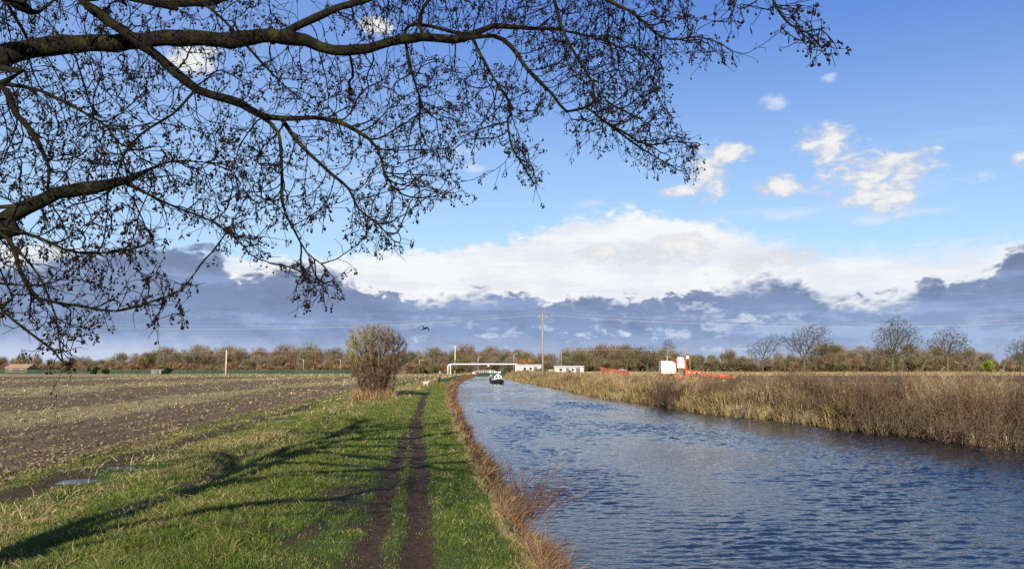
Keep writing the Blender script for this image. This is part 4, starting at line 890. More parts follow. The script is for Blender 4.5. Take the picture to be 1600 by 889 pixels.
def bare_tree(name, label, x, ybase, top, lobes, Y, seed, mat, n=620, thick=.30, cat='tree', forks=None, tipr=.022, col=None):
    n = int(n * 2.1)
    """an isolated leafless tree grown by space colonisation; lobes in picture pixels (cx, cy, rx, ry)"""
    rng = np.random.default_rng(seed); B = at_y(x, ybase, Y); z0 = terrain_at(B.x, Y); k = Y / F
    root = empty(name, (B.x, Y, z0), 0, label, cat)
    L = []
    for cx, cy, rx, ry in lobes:
        c = at_y(cx, cy, Y); L.append((c.x - B.x, c.z - z0, rx * k, ry * k))
    A = []; ar = np.array([q[2] * q[3] for q in L])
    for q, m in zip(L, (n * ar / ar.sum()).astype(int)):
        d = rng.normal(0, 1, (m, 3)); d /= np.linalg.norm(d, axis=1, keepdims=True); d *= (rng.uniform(.1, 1, m) ** .5 * (1 + rng.normal(0, .13, m)))[:, None]
        A.append(np.stack([q[0] + d[:, 0] * q[2], d[:, 1] * (q[2] + q[3]) * .45, q[1] + d[:, 2] * q[3]], 1))
    A = np.concatenate(A); H = max(A[:, 2]); fork = (forks or .24) * H
    pos = [(0, 0, -.3)] + [(math.sin(i * .9 + seed) * H * .008, 0, fork * i / 5) for i in range(1, 6)]; par = [-1] + list(range(5))
    N, Pp = colonize(pos, par, A, H * .022, H * .8, H * .035, 70, .20, (0, 0, .10), rng)
    r, kids = pipe_radii(Pp, tipr * H / 14, 2.15); sc = thick * H / 14 / r[0]; r = np.where(r > tipr * H / 14 * 1.5, r * (1 + (sc - 1) * np.clip(r / r[0], 0, 1) ** .5), r)
    big = np.where((Pp >= 0) & (r > tipr * H / 14 * 2.2))[0]; small = np.where((Pp >= 0) & (r <= tipr * H / 14 * 2.2))[0]
    V, f = frustums(N[Pp[big]], N[big], r[Pp[big]], r[big], 7); np_mesh('trunk', V, f, mat, root, smooth=True)
    V, f = frustums(N[Pp[small]], N[small], np.minimum(r[Pp[small]], r[small] * 1.3), r[small], 3)
    tips = np.where(kids == 0)[0]; T = np.repeat(tips, 10); dirn = (N[T] - N[Pp[T]]) / (H * .022) + rng.normal(0, .6, (len(T), 3)); dirn /= np.linalg.norm(dirn, axis=1, keepdims=True)
    V2, f2 = frustums(N[T], N[T] + dirn * (rng.uniform(.02, .05, len(T)) * H)[:, None], np.full(len(T), tipr * H / 14), np.full(len(T), tipr * H / 28), 3)
    np_mesh('crown', np.concatenate([V, V2]), f + [f2[0] + len(V)], col or mat, root)
    return root
bare_tree('bare_tree', 'small spindly bare tree, leftmost of the isolated trees beyond the dark field', 1192, 583, 520, [(1195, 545, 24, 16), (1210, 532, 18, 11), (1180, 548, 18, 12)], 285, 1, GREYB, 420, .30)
bare_tree('bare_tree', 'wide bare tree leaning right with grey fan-shaped crown, second isolated tree from the left', 1257, 583, 508, [(1262, 530, 26, 22), (1280, 518, 16, 12), (1240, 536, 20, 16), (1290, 540, 14, 14)], 285, 2, GREYB, 800, .42)
bare_tree('bare_tree', 'tallest isolated bare tree with dense domed crown beyond the dark field', 1395, 580, 497, [(1402, 518, 28, 22), (1385, 530, 22, 20), (1420, 532, 20, 20), (1398, 545, 26, 18)], 285, 3, OLIVEB, 1100, .46)
bare_tree('bare_tree', 'spreading bare tree with green lower branches, right of the tallest isolated tree', 1481, 580, 512, [(1485, 532, 26, 20), (1465, 540, 22, 14), (1500, 545, 20, 16)], 285, 4, OLIVEB, 760, .42)
bare_tree('bare_tree', 'bare tree cut by the right edge of the photo', 1596, 582, 527, [(1598, 548, 24, 20), (1610, 540, 18, 14)], 285, 5, OLIVEB, 520, .36)
bare_tree('birch_tree', 'birch with pale trunk and purple-brown crown behind the white machine hopper', 1043, 580, 531, [(1045, 545, 11, 13), (1044, 537, 6, 7)], 330, 6, PALEB, 420, .26, forks=.45, col=BROWNB)
bare_tree('bare_tree', 'thin pale bare tree above the red trailer', 980, 580, 536, [(985, 548, 16, 12), (1000, 552, 14, 12), (968, 552, 14, 12)], 325, 7, GREYB, 420, .28)
bare_tree('bare_tree', 'thin greenish bare tree between the red trailer and the white hopper', 1012, 580, 540, [(1010, 555, 16, 14), (1020, 548, 10, 9)], 322, 8, OLIVEB, 360, .28)

def build_roadside_bush():
    Y = 52; B = at_y(586, 576, Y); z0 = terrain_at(B.x, Y); k = Y / F; rng = np.random.default_rng(12)
    root = empty('hawthorn_bush', (B.x, Y, z0), 0, 'big round leafless thorn bush beside the towpath with greenish upper stems', 'bush')
    g2 = lambda px, py: (at_y(px, py, Y).x - B.x, at_y(px, py, Y).z - z0)
    A = []
    for cx, cy, rx, ry, m in [(585, 535, 42, 28, 620), (570, 550, 30, 34, 420), (608, 556, 26, 32, 480), (585, 580, 38, 28, 620), (590, 606, 28, 14, 260), (628, 545, 8, 22, 60), (546, 535, 10, 18, 60)]:
        x, z = g2(cx, cy); d = rng.normal(0, 1, (m, 3)); d /= np.linalg.norm(d, axis=1, keepdims=True); d *= (rng.uniform(.05, 1, m) ** .42)[:, None]
        A.append(np.stack([x + d[:, 0] * rx * k, d[:, 1] * rx * k * .9, z + d[:, 2] * ry * k], 1))
    A = np.concatenate(A); A = A[A[:, 2] > .15]; pos, par = [], []
    for i in range(15):
        a = rng.uniform(0, 6.28); q = rng.uniform(.05, .55); b = len(pos); pos.append((math.cos(a) * q, math.sin(a) * q, -.1)); par.append(-1)
        for j in range(1, 5): pos.append((math.cos(a) * q * (1 + .35 * j), math.sin(a) * q * (1 + .35 * j), .28 * j)); par.append(b + j - 1)
    N, Pp = colonize(pos, par, A, .10, 2.5, .13, 60, .22, (0, 0, .12), rng)
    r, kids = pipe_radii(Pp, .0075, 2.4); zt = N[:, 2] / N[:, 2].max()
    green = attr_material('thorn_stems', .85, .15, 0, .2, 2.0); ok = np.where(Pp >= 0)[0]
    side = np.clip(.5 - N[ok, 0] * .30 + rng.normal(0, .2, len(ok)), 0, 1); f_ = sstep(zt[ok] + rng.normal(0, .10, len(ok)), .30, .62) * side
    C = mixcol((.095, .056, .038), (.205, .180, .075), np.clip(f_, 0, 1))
    thick = r[ok] > .018
    for nm, sel, kk in (('stem', thick, 6), ('twig', ~thick, 3)):
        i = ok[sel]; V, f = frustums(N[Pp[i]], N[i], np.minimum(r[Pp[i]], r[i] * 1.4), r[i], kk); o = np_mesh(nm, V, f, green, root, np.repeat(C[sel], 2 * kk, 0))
    tips = np.where(kids == 0)[0]; T = np.repeat(np.concatenate([tips, rng.choice(len(N), len(N) // 4)]), 11); d = (N[T] - N[Pp[T]]) / .1 * .8 + rng.normal(0, .45, (len(T), 3)) + np.array((0, 0, .55)); d /= np.linalg.norm(d, axis=1, keepdims=True)
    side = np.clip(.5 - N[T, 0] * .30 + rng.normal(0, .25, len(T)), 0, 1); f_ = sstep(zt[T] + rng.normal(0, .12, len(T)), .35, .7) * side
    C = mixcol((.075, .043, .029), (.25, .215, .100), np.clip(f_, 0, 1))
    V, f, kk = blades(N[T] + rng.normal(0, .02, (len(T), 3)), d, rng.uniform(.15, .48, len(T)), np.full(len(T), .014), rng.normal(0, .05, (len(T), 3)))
    o = np_mesh('spray', V, f, green, root, np.repeat(C, kk, 0)); tag(o, kind='stuff')
    top = np.where((N[:, 2] > N[:, 2].max() * .55) & (kids == 0))[0]; T = rng.choice(top, min(110, len(top)), replace=False); d = N[T] * np.array((.35, .35, 0)) + rng.normal(0, .15, (len(T), 3)) + np.array((0, 0, 1.0))
    V, f, kk = blades(N[T], d, rng.uniform(.35, .8, len(T)), np.full(len(T), .016)); tag(np_mesh('whip', V, f, green, root, np.repeat(mixcol((.12, .07, .045), (.2, .16, .08), rng.uniform(0, 1, len(T))), kk, 0)), kind='stuff')
    # dead grass caught in its foot
    n = 1500; a = rng.uniform(0, 6.28, n); q = rng.uniform(.2, 1.35, n) ** .8; P = np.stack([np.cos(a) * q, np.sin(a) * q, np.zeros(n) - .05], 1); d = np.stack([np.cos(a) * .25, np.sin(a) * .25, np.ones(n)], 1) + rng.normal(0, .25, (n, 3))
    V, f, kk = blades(P, d, rng.uniform(.3, 1.0, n), np.full(n, .035)); C = mixcol((.13, .075, .04), (.34, .24, .13), rng.uniform(0, 1, n))
    tag(np_mesh('dead_grass', V, f, green, root, np.repeat(C, kk, 0)), kind='stuff')
build_roadside_bush()

def fan_shrub(name, label, base_px, zb, n, L, tilt, seed, cols, rad=.0045, cat='shrub', spread=.3, dirs=None):
    """waterside shrub of thin arching stems with side twigs"""
    rng = np.random.default_rng(seed); B = at_z(*base_px, zb); root = empty(name, tuple(B), 0, label, cat)
    Es, Rs, Cs = [], [], []
    for i in range(n):
        p = np.array((rng.normal(0, spread * .5), rng.normal(0, spread), -.12)); d = np.array((tilt + rng.normal(0, .45), rng.normal(0, .50), 1.0)); d /= np.linalg.norm(d)
        ln = rng.uniform(.45, 1.0) * L; m = 9; pts = [p]; bend = np.array((rng.normal(.04, .05), rng.normal(0, .05), rng.normal(.0, .03)))
        for j in range(m): d = d + bend + rng.normal(0, .05, 3); d /= np.linalg.norm(d); pts.append(pts[-1] + d * ln / m)
        c = np.array(cols[0]) + (np.array(cols[1]) - np.array(cols[0])) * rng.uniform()
        for j in range(m): Es.append((pts[j], pts[j + 1])); Rs.append((rad * (1 - .085 * j), rad * (1 - .085 * (j + 1)))); Cs.append(c)
        for j in range(2, m):
            for _ in range(rng.integers(0, 3)):
                q = pts[j]; e = d * .6 + rng.normal(0, .55, 3); e /= np.linalg.norm(e); s = rng.uniform(.08, .30) * L * .6
                q2 = q + e * s * .5; q3 = q2 + (e + rng.normal(0, .25, 3)) * s * .5
                Es += [(q, q2), (q2, q3)]; Rs += [(rad * .55, rad * .45), (rad * .45, rad * .25)]; Cs += [c, c]
    E = np.array(Es); Rr = np.array(Rs); V, f = frustums(E[:, 0], E[:, 1], Rr[:, 0], Rr[:, 1], 4)
    o = np_mesh('stem', V, f, attr_material('shrub_stem', .8, .2, 0, .2, 4), root, np.repeat(np.array(Cs), 8, 0)); tag(o, kind='stuff')
    return root
fan_shrub('waterside_shrub', 'leafless reddish shrub leaning out over the water from the near bank', (812, 800), -.25, 60, 1.2, .50, 3, ((.070, .034, .028), (.15, .080, .06)), .0058)
fan_shrub('waterside_shrub', 'small low reddish twig clump on the near bank below the leaning shrub', (850, 862), -.35, 14, .5, .35, 4, ((.085, .042, .034), (.16, .085, .06)))
fan_shrub('waterside_shrub', 'low brown twig clump on the near bank above the leaning shrub', (768, 735), -.2, 16, .65, .3, 8, ((.10, .055, .038), (.17, .10, .07)))
fan_shrub('sapling', 'single thin red sapling standing in the water at the bottom of the photo', (898, 905), -.6, 1, .62, .12, 6, ((.11, .045, .035), (.14, .06, .05)), .006, 'sapling', .02)
fan_shrub('willow_shrub', 'dark leafless shrub rising from the reeds in front of the white hopper', (1038, 628), -.2, 110, 2.5, 0, 7, ((.050, .032, .024), (.105, .072, .05)), .014, 'shrub', .9)
for i, (px, py, n, L, sd_, lb) in enumerate([(1262, 648, 70, 1.5, 21, 'brown leafless shrub at the far waterline, left of the taller scrub'), (1362, 664, 90, 1.9, 22, 'tall reddish leafless shrub on the far bank below the tallest isolated tree'), (1432, 672, 90, 2.0, 23, 'tall dark leafless shrub on the far bank right of the reddish one'),
        (1500, 682, 80, 1.7, 24, 'broad brown leafless shrub overhanging the far waterline'), (1572, 694, 100, 2.1, 25, 'tallest brown leafless shrub at the right end of the far bank'), (1165, 645, 50, 1.2, 26, 'small brown shrub standing among the golden reeds'), (930, 610, 60, 1.6, 27, 'brown shrub in the reeds left of the red trailer'), (870, 602, 50, 1.7, 28, 'brown shrub on the far bank below the tall utility pole')]):
    fan_shrub('bank_shrub', lb, (px, py), -.2, int(n * .62), L, 0, sd_, ((.058, .038, .027), (.145, .102, .066)), .010, 'shrub', .8)
def build_branch():
    a, b, c, d = at_z(838, 880, -.35), at_z(862, 862, -.3), at_z(888, 848, -.33), at_z(876, 852, -.22)
    m = MB().tube([a, b, c], [.012, .010, .005], 7).tube([b, d + Vector((0, 0, .06))], [.007, .003], 6)
    tag(m.build('fallen_branch', material('dry_branch', (.24, .19, .13), .8, .4, 30), None, True), 'pale broken branch poking out of the sedge at the water edge', 'branch')
build_branch()

# ------------------------------------------------------------------ man-made things
from mathutils import Matrix
WHITE = material('white_paint', (.66, .66, .63), .5, .22, 1.4)
WHITE_W = material('weathered_white_render', (.46, .45, .41), .8, .35, .9)
GREYMETAL = material('galvanised_steel', (.42, .43, .44), .45, .2, 6.0, metal=.4)
PALEWOOD = material('weathered_pole_wood', (.27, .245, .205), .85, .3, 5.0)
DARK = material('black_paint', (.02, .02, .022), .5, .3, 4.0)
GLASS = material('window_glass', (.03, .04, .05), .08, .2, 2.0, spec=.6)

def pipe_bridge():
    Y = 296; k = Y / F; B = at_y(755, 576, Y); z0 = -.1
    root = empty('pipe_bridge', (B.x, Y, z0), 0, 'white pipe bridge carried across the canal on bent end legs', 'pipe bridge')
    gx = lambda px: (px - 755) * k; gz = lambda py: at_y(755, py, Y).z - z0
    zt = gz(568.9); xl_, xr_ = gx(700.2), gx(810.6); r = .25
    def arc(cx, cz, rad, a0, a1): return [(cx + rad * math.cos(R(a0 + (a1 - a0) * i / 6)), 0, cz + rad * math.sin(R(a0 + (a1 - a0) * i / 6))) for i in range(7)]
    pts = [(xl_, 0, -.6)] + arc(xl_ + 1.0, zt - 1.0, 1.0, 180, 90) + [(0, 0, zt + .05)] + arc(xr_ - 1.0, zt - 1.0, 1.0, 90, 0) + [(xr_, 0, -.6)]
    MB().tube(pts, r, 14).build('pipe', material('pale_grey_paint', (.52, .56, .59), .5, .15, .6), root, True)
    for px in (704.2, 805.5): MB().tube([(gx(px), 0, -.6), (gx(px), 0, zt - .3)], .20, 10).box((gx(px), 0, zt - .30), (.7, .7, .14)).build('support_leg', WHITE, root)
    for px in (707, 802.5):
        m = MB().box((gx(px), 0, zt + .45), (.12, 1.9, 1.9))
        for j in range(5): m.tube([(gx(px), -.8 + .4 * j, zt + 1.3), (gx(px), -.9 + .45 * j, zt + 1.9)], .04, 5)
        m.build('anti_climb_guard', material('blue_grey_steel', (.13, .17, .24), .6, .2, 4), root)
    for px in (703, 806): MB().tube([(gx(px), 0, zt), (gx(px), 0, zt + .02)], .1, 6).box((gx(px) + (.9 if px < 755 else -.9), 0, zt + .02), (.12, .74, .74), bevel=.05).build('flange', WHITE, root)
    MB().box((gx(763), 0, zt - .55), (.5, .3, .6)).build('hanger', WHITE, root)
pipe_bridge()

def narrowboat():
    Y = 133; P = at_y(779.5, 576, Y); root = empty('narrowboat', (P.x, Y, WATER), R(4), 'dark green narrowboat with white bow coming along the canal', 'narrowboat')
    hull, green, white = material('hull_black', (.020, .022, .022), .45, .3, 3), material('cabin_green', (.020, .065, .050), .3, .2, 2, spec=.5), WHITE
    # bow at -y; stations: (y, half beam, sheer height)
    st = [(-.0, .06, 1.02), (.5, .38, .92), (1.2, .74, .82), (2.2, .98, .74), (3.4, 1.06, .70), (13.5, 1.06, .70), (14.6, .85, .74), (15.2, .45, .80)]
    rings = [[(-b, y, z), (-b * .96, y, .2), (-b * .7, y + (.25 if i == 0 else 0), -.35), (b * .7, y + (.25 if i == 0 else 0), -.35), (b * .96, y, .2), (b, y, z)] for i, (y, b, z) in enumerate(st)]
    MB().loft(rings).build('hull', hull, root)
    m = MB()
    for s in (-1, 1):
        for (y0, b0, z0), (y1, b1, z1) in zip(st[:4], st[1:5]):
            o = .025; q = [(s * (b0 + o), y0 - o, z0 + .04), (s * (b1 + o), y1, z1 + .04), (s * (b1 + o), y1, z1 - .22), (s * (b0 + o), y0 - o, z0 - .22)]
            i_ = [(s * max(b0 - .06, .0), y0 + .04, z0 + .04), (s * (b1 - .06), y1, z1 + .04), (s * (b1 - .06), y1, z1 - .22), (s * max(b0 - .06, 0), y0 + .04, z0 - .22)]
            m.loft([q, i_])
    m.box((0, .06, .9), (.16, .16, .3)); m.build('bow_band', white, root)
    MB().tube([(-1.08, 3.4, .55), (-1.08, 13.5, .55)], .04, 6).tube([(1.08, 3.4, .55), (1.08, 13.5, .55)], .04, 6).build('rubbing_strake', hull, root)
    MB().prism([(-.98, .68), (.98, .68), (.86, 1.62), (.55, 1.74), (0, 1.78), (-.55, 1.74), (-.86, 1.62)], 'y', 3.6, 13.2).build('cabin', green, root)
    for s in (-1, 1):
        for y in (5.0, 7.2, 9.4, 11.6):
            w = MB().box((s * .935, y, 1.22), (.07, .9, .42), bevel=.02).build('window', GREYMETAL, root); MB().box((s * .955, y, 1.22), (.06, .78, .32)).build('pane', GLASS, w)
    MB().prism([(-.75, .72), (.75, .72), (.62, 1.2), (0, 1.62), (-.62, 1.2)], 'y', 2.55, 2.66).build('cratch_board', white, root)
    for s in (-1, 1): MB().prism([(s * .12, .92), (s * .5, .92), (s * .45, 1.16), (s * .12, 1.36)], 'y', 2.53, 2.56).build('cratch_window', GLASS, root)
    MB().loft([[(-.8, 2.7, .72), (-.64, 2.7, 1.18), (0, 2.7, 1.57), (.64, 2.7, 1.18), (.8, 2.7, .72)], [(-.9, 3.58, .72), (-.8, 3.58, 1.5), (0, 3.58, 1.7), (.8, 3.58, 1.5), (.9, 3.58, .72)]]).build('cratch_cover', material('dark_canvas', (.03, .05, .05), .8, .3, 4), root)
    MB().ball((0, 2.45, 1.66), (.11, .09, .11)).build('headlamp', GREYMETAL, root, True)
    MB().tube([(.45, 5.6, 1.7), (.45, 5.6, 2.25)], .08, 8).tube([(.45, 5.6, 2.2), (.45, 5.6, 2.28)], .11, 8).build('chimney', DARK, root)
    for x, y, h in ((-.5, 4.0, .34), (-.15, 4.6, .26)): MB().tube([(x, y, 1.70), (x, y, 1.70 + h)], [.13, .17], 8).build('roof_tub', white, root)
    MB().box((.3, 4.1, 1.86), (.5, .5, .26), bevel=.03).build('roof_box', white, root)
    MB().tube([(-.3, 6, 1.8), (-.3, 11, 1.8)], .045, 6).build('boat_pole', PALEWOOD, root)
    MB().tube([(0, 14.6, .8), (0, 14.8, 1.4), (.0, 14.2, 1.5)], .03, 6).build('tiller', GREYMETAL, root)
narrowboat()

def utility_pole():
    Y = 140; P = at_y(848, 576, Y); z0 = terrain_at(P.x, Y); top = at_y(848, 489, Y).z - z0
    root = empty('utility_pole', (P.x, Y, z0), 0, 'tall weathered wooden utility pole with crossarm rising behind the far bank reeds', 'utility pole')
    MB().tube([(0, 0, -1), (0, 0, top * .5), (0, 0, top)], [.19, .165, .13], 12).build('pole', PALEWOOD, root, True)
    za = top - .62; MB().box((0, -.19, za), (2.3, .14, .16), bevel=.02).build('crossarm', PALEWOOD, root)
    MB().tube([(-.75, -.19, za - .08), (0, -.16, za - .62)], .035, 6).tube([(.75, -.19, za - .08), (0, -.16, za - .62)], .035, 6).build('brace', GREYMETAL, root)
    xs = (-1.05, 0, 1.05); tops = []
    for x in xs:
        z = za + .10 if x else top; m = MB().tube([(x, -.19 if x else 0, z - .05), (x, -.19 if x else 0, z + .06)], .03, 6)
        for j in range(3): m.tube([(x, -.19 if x else 0, z + .06 + .07 * j), (x, -.19 if x else 0, z + .11 + .07 * j)], [.10, .06], 8)
        m.build('insulator', material('brown_porcelain', (.10, .05, .035), .3, .2, 4), root); tops.append(Vector((P.x + x, Y + (-.19 if x else 0), z0 + z + .26)))
    for j in range(4): MB().tube([(0, -.14, top - 1.6 - .42 * j), (0, -.26, top - 1.6 - .42 * j)], .06, 8).build('pole_bolt', DARK, root)
    return tops
def wire(name, a, b, sag, rad, label, group=None, mat=None):
    n = 40; pts = [a.lerp(b, i / n) - Vector((0, 0, sag * 4 * (i / n) * (1 - i / n))) for i in range(n + 1)]
    return pts
WIREM = material('aluminium_wire', (.40, .40, .40), .4, .1, 5)
def wires():
    tops = utility_pole(); labs = ['upper overhead wire on the nearer end of the crossarm, left conductor', 'upper overhead wire fixed at the very top of the pole', 'upper overhead wire, right conductor on the crossarm of the tall pole']
    for t, lb in zip(tops, labs):
        m = MB(); off = t.x - tops[1].x
        m.tube(wire('', t, Vector((t.x - 118, t.y + 8 + off, t.z + .4)), 2.6, 0, ''), .011, 4); m.tube(wire('', t, Vector((t.x + 112, t.y - 6 + off, t.z + .2)), 2.4, 0, ''), .011, 4)
        tag(m.build('overhead_wire', WIREM), lb, 'overhead wire', 'wires on the tall pole')
    # low line across the fields on short poles
    ps = []
    for x, top, bot, Y, lb in [(353, 547, 585, 300, 'short pale wooden pole standing alone at the far edge of the ploughed field'), (711, 540, 584, 312, 'pale slim pole rising behind the left end of the pipe bridge')]:
        P = at_y(x, 576, Y); z0 = terrain_at(P.x, Y); h = at_y(x, top, Y).z - z0; r = empty('field_pole', (P.x, Y, z0), 0, lb, 'utility pole')
        MB().tube([(0, 0, -1), (0, 0, h)], [.27, .20], 10).build('pole', material('pale_pine_pole', (.50, .45, .34), .8, .2, 3), r, True); MB().box((0, -.22, h - .3), (.6, .1, .12)).build('bracket', GREYMETAL, r); ps.append(Vector((P.x, Y, z0 + h - .1)))  # even pale tan, the pole's own wood colour
    ends = [at_y(-160, 552, 305), ps[0], ps[1], at_y(1160, 545, 300)]; m = MB()
    for a, b in zip(ends, ends[1:]): m.tube(wire('', a, b, 1.0, 0, ''), .016, 4)
    tag(m.build('overhead_wire', WIREM), 'low overhead wire crossing in front of the distant wood', 'overhead wire')
wires()

def street_lamps():
    proto = None
    for x, top, Y, side, lb in [(803, 552, 370, 1, 'street lamp rising by the right end of the pipe bridge'), (877, 549, 372, 1, 'street lamp rising behind the low white sheds'), (655, 562, 372, 1, 'street lamp between the roadside bush and the pipe bridge'),
                               (474, 561, 376, -1, 'street lamp above the green fence, left of the other one'), (532, 561, 376, -1, 'street lamp above the green fence just left of the roadside bush'), (747, 557, 380, 1, 'street lamp with a bright head above the middle of the pipe')]:
        P = at_y(x, 576, Y); z0 = terrain_at(P.x, Y); h = at_y(x, top, Y).z - z0
        if proto is None:
            proto = empty('street_lamp', (0, 0, 0), 0, lb, 'street lamp'); o = proto
            MB().tube([(0, 0, -.5), (0, 0, 7.4), (.10, 0, 7.9), (.45, 0, 8.1), (1.0, 0, 8.15)], [.16, .12, .10, .08, .07], 8).build('column', GREYMETAL, proto, True)
            MB().box((1.25, 0, 8.12), (.55, .28, .16), bevel=.04).build('lamp_head', GREYMETAL, proto)
        else: o = copy_tree(proto)
        relabel(o, lb, 'street lamps along the distant road', (P.x, Y, z0), 0 if side > 0 else math.pi, (1.2, 1.2, h / 8.2))
street_lamps()

def shed(name, label, x0, x1, ybot, ytop, Y, depth, doors, wins, mat, roofm, rz=0.0, pitch=.35, cat='shed', gable=False):
    A, Bp = at_y(x0, 576, Y), at_y(x1, 576, Y); cx = (A.x + Bp.x) / 2; z0 = terrain_at(cx, Y); w = Bp.x - A.x; h = at_y(cx, ytop, Y).z - z0
    r = empty(name, (cx, Y, z0), rz, label, cat)
    wall_h = h - (pitch if not gable else h * .42)
    MB().box((0, depth / 2, wall_h / 2 - .3), (w, depth, wall_h + .6)).build('wall', mat, r)
    if gable: MB().prism([(-.4, wall_h), (depth + .4, wall_h), (depth / 2, h)], 'x', -w / 2 - .4, w / 2 + .4).build('roof', roofm, r)
    else: MB().prism([(-.35, wall_h - .05), (-.35, wall_h + .12), (depth * .5, h), (depth + .35, wall_h + .12), (depth + .35, wall_h - .05)], 'x', -w / 2 - .25, w / 2 + .25).build('roof', roofm, r)
    for fx, dw in doors: MB().box((fx * w / 2, -.03, wall_h * .42), (dw, .1, wall_h * .84)).build('door', material('shed_door', (.09, .10, .10), .7, .2, 3), r)
    for fx, ww in wins:
        f = MB().box((fx * w / 2, -.03, wall_h * .6), (ww, .1, wall_h * .42)).build('window', WHITE, r); MB().box((fx * w / 2, -.06, wall_h * .6), (ww * .86, .1, wall_h * .34)).build('pane', GLASS, f)
    return r
WROOF = material('pale_felt_roof', (.44, .45, .46), .7, .15, 1.0)
shed('white_shed', 'long low white shed at the right end of the pipe bridge', 806, 846, 580, 569, 262, 6, [(.55, 1.0)], [(-.3, 1.0), (.15, .9)], WHITE_W, WROOF)
shed('white_shed', 'low white shed with flat grey roof and dark doorway right of the tall pole', 866, 912, 580, 571, 258, 5, [(.62, 1.3), (-.1, .9)], [(-.55, 1.1), (.25, .8)], WHITE_W, WROOF, R(-4))
shed('house', 'distant house with wide tan hipped roof at the left edge of the field', 8, 42, 580, 568.5, 372, 9, [(.1, 1.1)], [(-.5, 1.4), (.55, 1.4)], material('brown_brick', (.20, .13, .09), .85, .3, 2), material('tan_roof_tiles', (.34, .22, .14), .85, .25, .8), 0, gable=True, cat='house')
shed('white_shed', 'low white garden building beside the conical evergreen bush', 237, 256, 580, 577.3, 378, 4, [(0, .9)], [(-.5, .8)], WHITE_W, WROOF, pitch=.2)
def planks_wall():
    A, B = at_y(846, 576, 262), at_y(866, 576, 260); z0 = terrain_at(A.x, 260); r = empty('board_fence', (A.x, 262, z0), 0, 'pale board fence joining the two white sheds', 'fence')
    m = MB(); w = B.x - A.x
    for i in range(16): m.box((w * (i + .5) / 16, 0, .7), (w / 16 * .86, .04, 1.7))
    m.build('board', material('pale_boards', (.42, .38, .26), .8, .2, 3), r)
    for i in range(4): MB().box((w * i / 3, .09, .7), (.12, .12, 1.9)).build('post', PALEWOOD, r)
planks_wall()

def green_fence():
    Y = 368; x0, x1 = at_y(-30, 576, Y).x, at_y(566, 576, Y).x; n = 36; z0 = -.5
    r = empty('green_fence', (x0, Y, z0), 0, 'long green palisade fence along the far side of the ploughed field', 'fence'); gm = material('green_steel', (.050, .105, .066), .6, .25, .15)
    w = x1 - x0; m = MB()
    for i in range(n): MB().box((w * i / (n - 1), .1, 1.05), (.14, .14, 2.5)).build('post', gm, r)
    k = int(w / .34)
    P = np.array([(w * (i + .5) / k, 0, .05) for i in range(k)]); V, f = frustums(P, P + np.array((0, 0, 1.95)), np.full(k, .11), np.full(k, .11), 4)
    np_mesh('palisade', V, f, gm, r)
    MB().box((w / 2, .05, .5), (w, .05, .10)).box((w / 2, .05, 1.7), (w, .05, .10)).build('rail', gm, r)
green_fence()

def far_bank_things():
    Y = 305
    P0, P1 = at_y(746, 576, Y), at_y(773, 576, Y); z0 = terrain_at(P0.x, Y); w = P1.x - P0.x
    r = empty('post_fence', (P0.x, Y, z0), 0, 'white post fence at the bend of the canal under the pipe', 'fence')
    for i in range(10): MB().box((w * i / 9, 0, .6), (.13, .12, 1.5)).build('post', WHITE, r)
    MB().box((w / 2, .1, 1.2), (w, .06, .14)).box((w / 2, .1, .7), (w, .06, .14)).build('rail', PALEWOOD, r)
    P = at_y(766, 576, 268); r = empty('mooring_sign', (P.x, 268, 0), 0, 'round white sign on a short post at the canal bend', 'sign')
    MB().tube([(0, 0, -.3), (0, 0, .9)], .06, 8).build('post', PALEWOOD, r); m = MB().tube([(0, -.08, .95), (0, -.12, .95)], .42, 20); m.build('sign_disc', WHITE, r)
    P = at_y(742, 576, 272); z0 = terrain_at(P.x, 272); r = empty('moored_dinghy', (P.x, 272, max(z0, -.2)), R(70), 'small pale boat lying with a pinkish cover at the canal bend', 'boat')
    MB().loft([[(-1.9, -.05, .75), (-1.9, -.03, .2), (-1.9, .03, .2), (-1.9, .05, .75)], [(-.8, -.7, .62), (-.8, -.4, 0), (-.8, .4, 0), (-.8, .7, .62)], [(.8, -.8, .6), (.8, -.5, 0), (.8, .5, 0), (.8, .8, .6)], [(2.0, -.6, .62), (2.0, -.4, .08), (2.0, .4, .08), (2.0, .6, .62)]]).build('hull', WHITE, r)
    MB().loft([[(-1.0, -.6, .64), (-1.0, 0, 1.1), (-1.0, .6, .64)], [(1.6, -.62, .64), (1.6, 0, 1.35), (1.6, .62, .64)]]).build('cover', material('pink_canvas', (.45, .23, .19), .8, .2, 4), r)
far_bank_things()

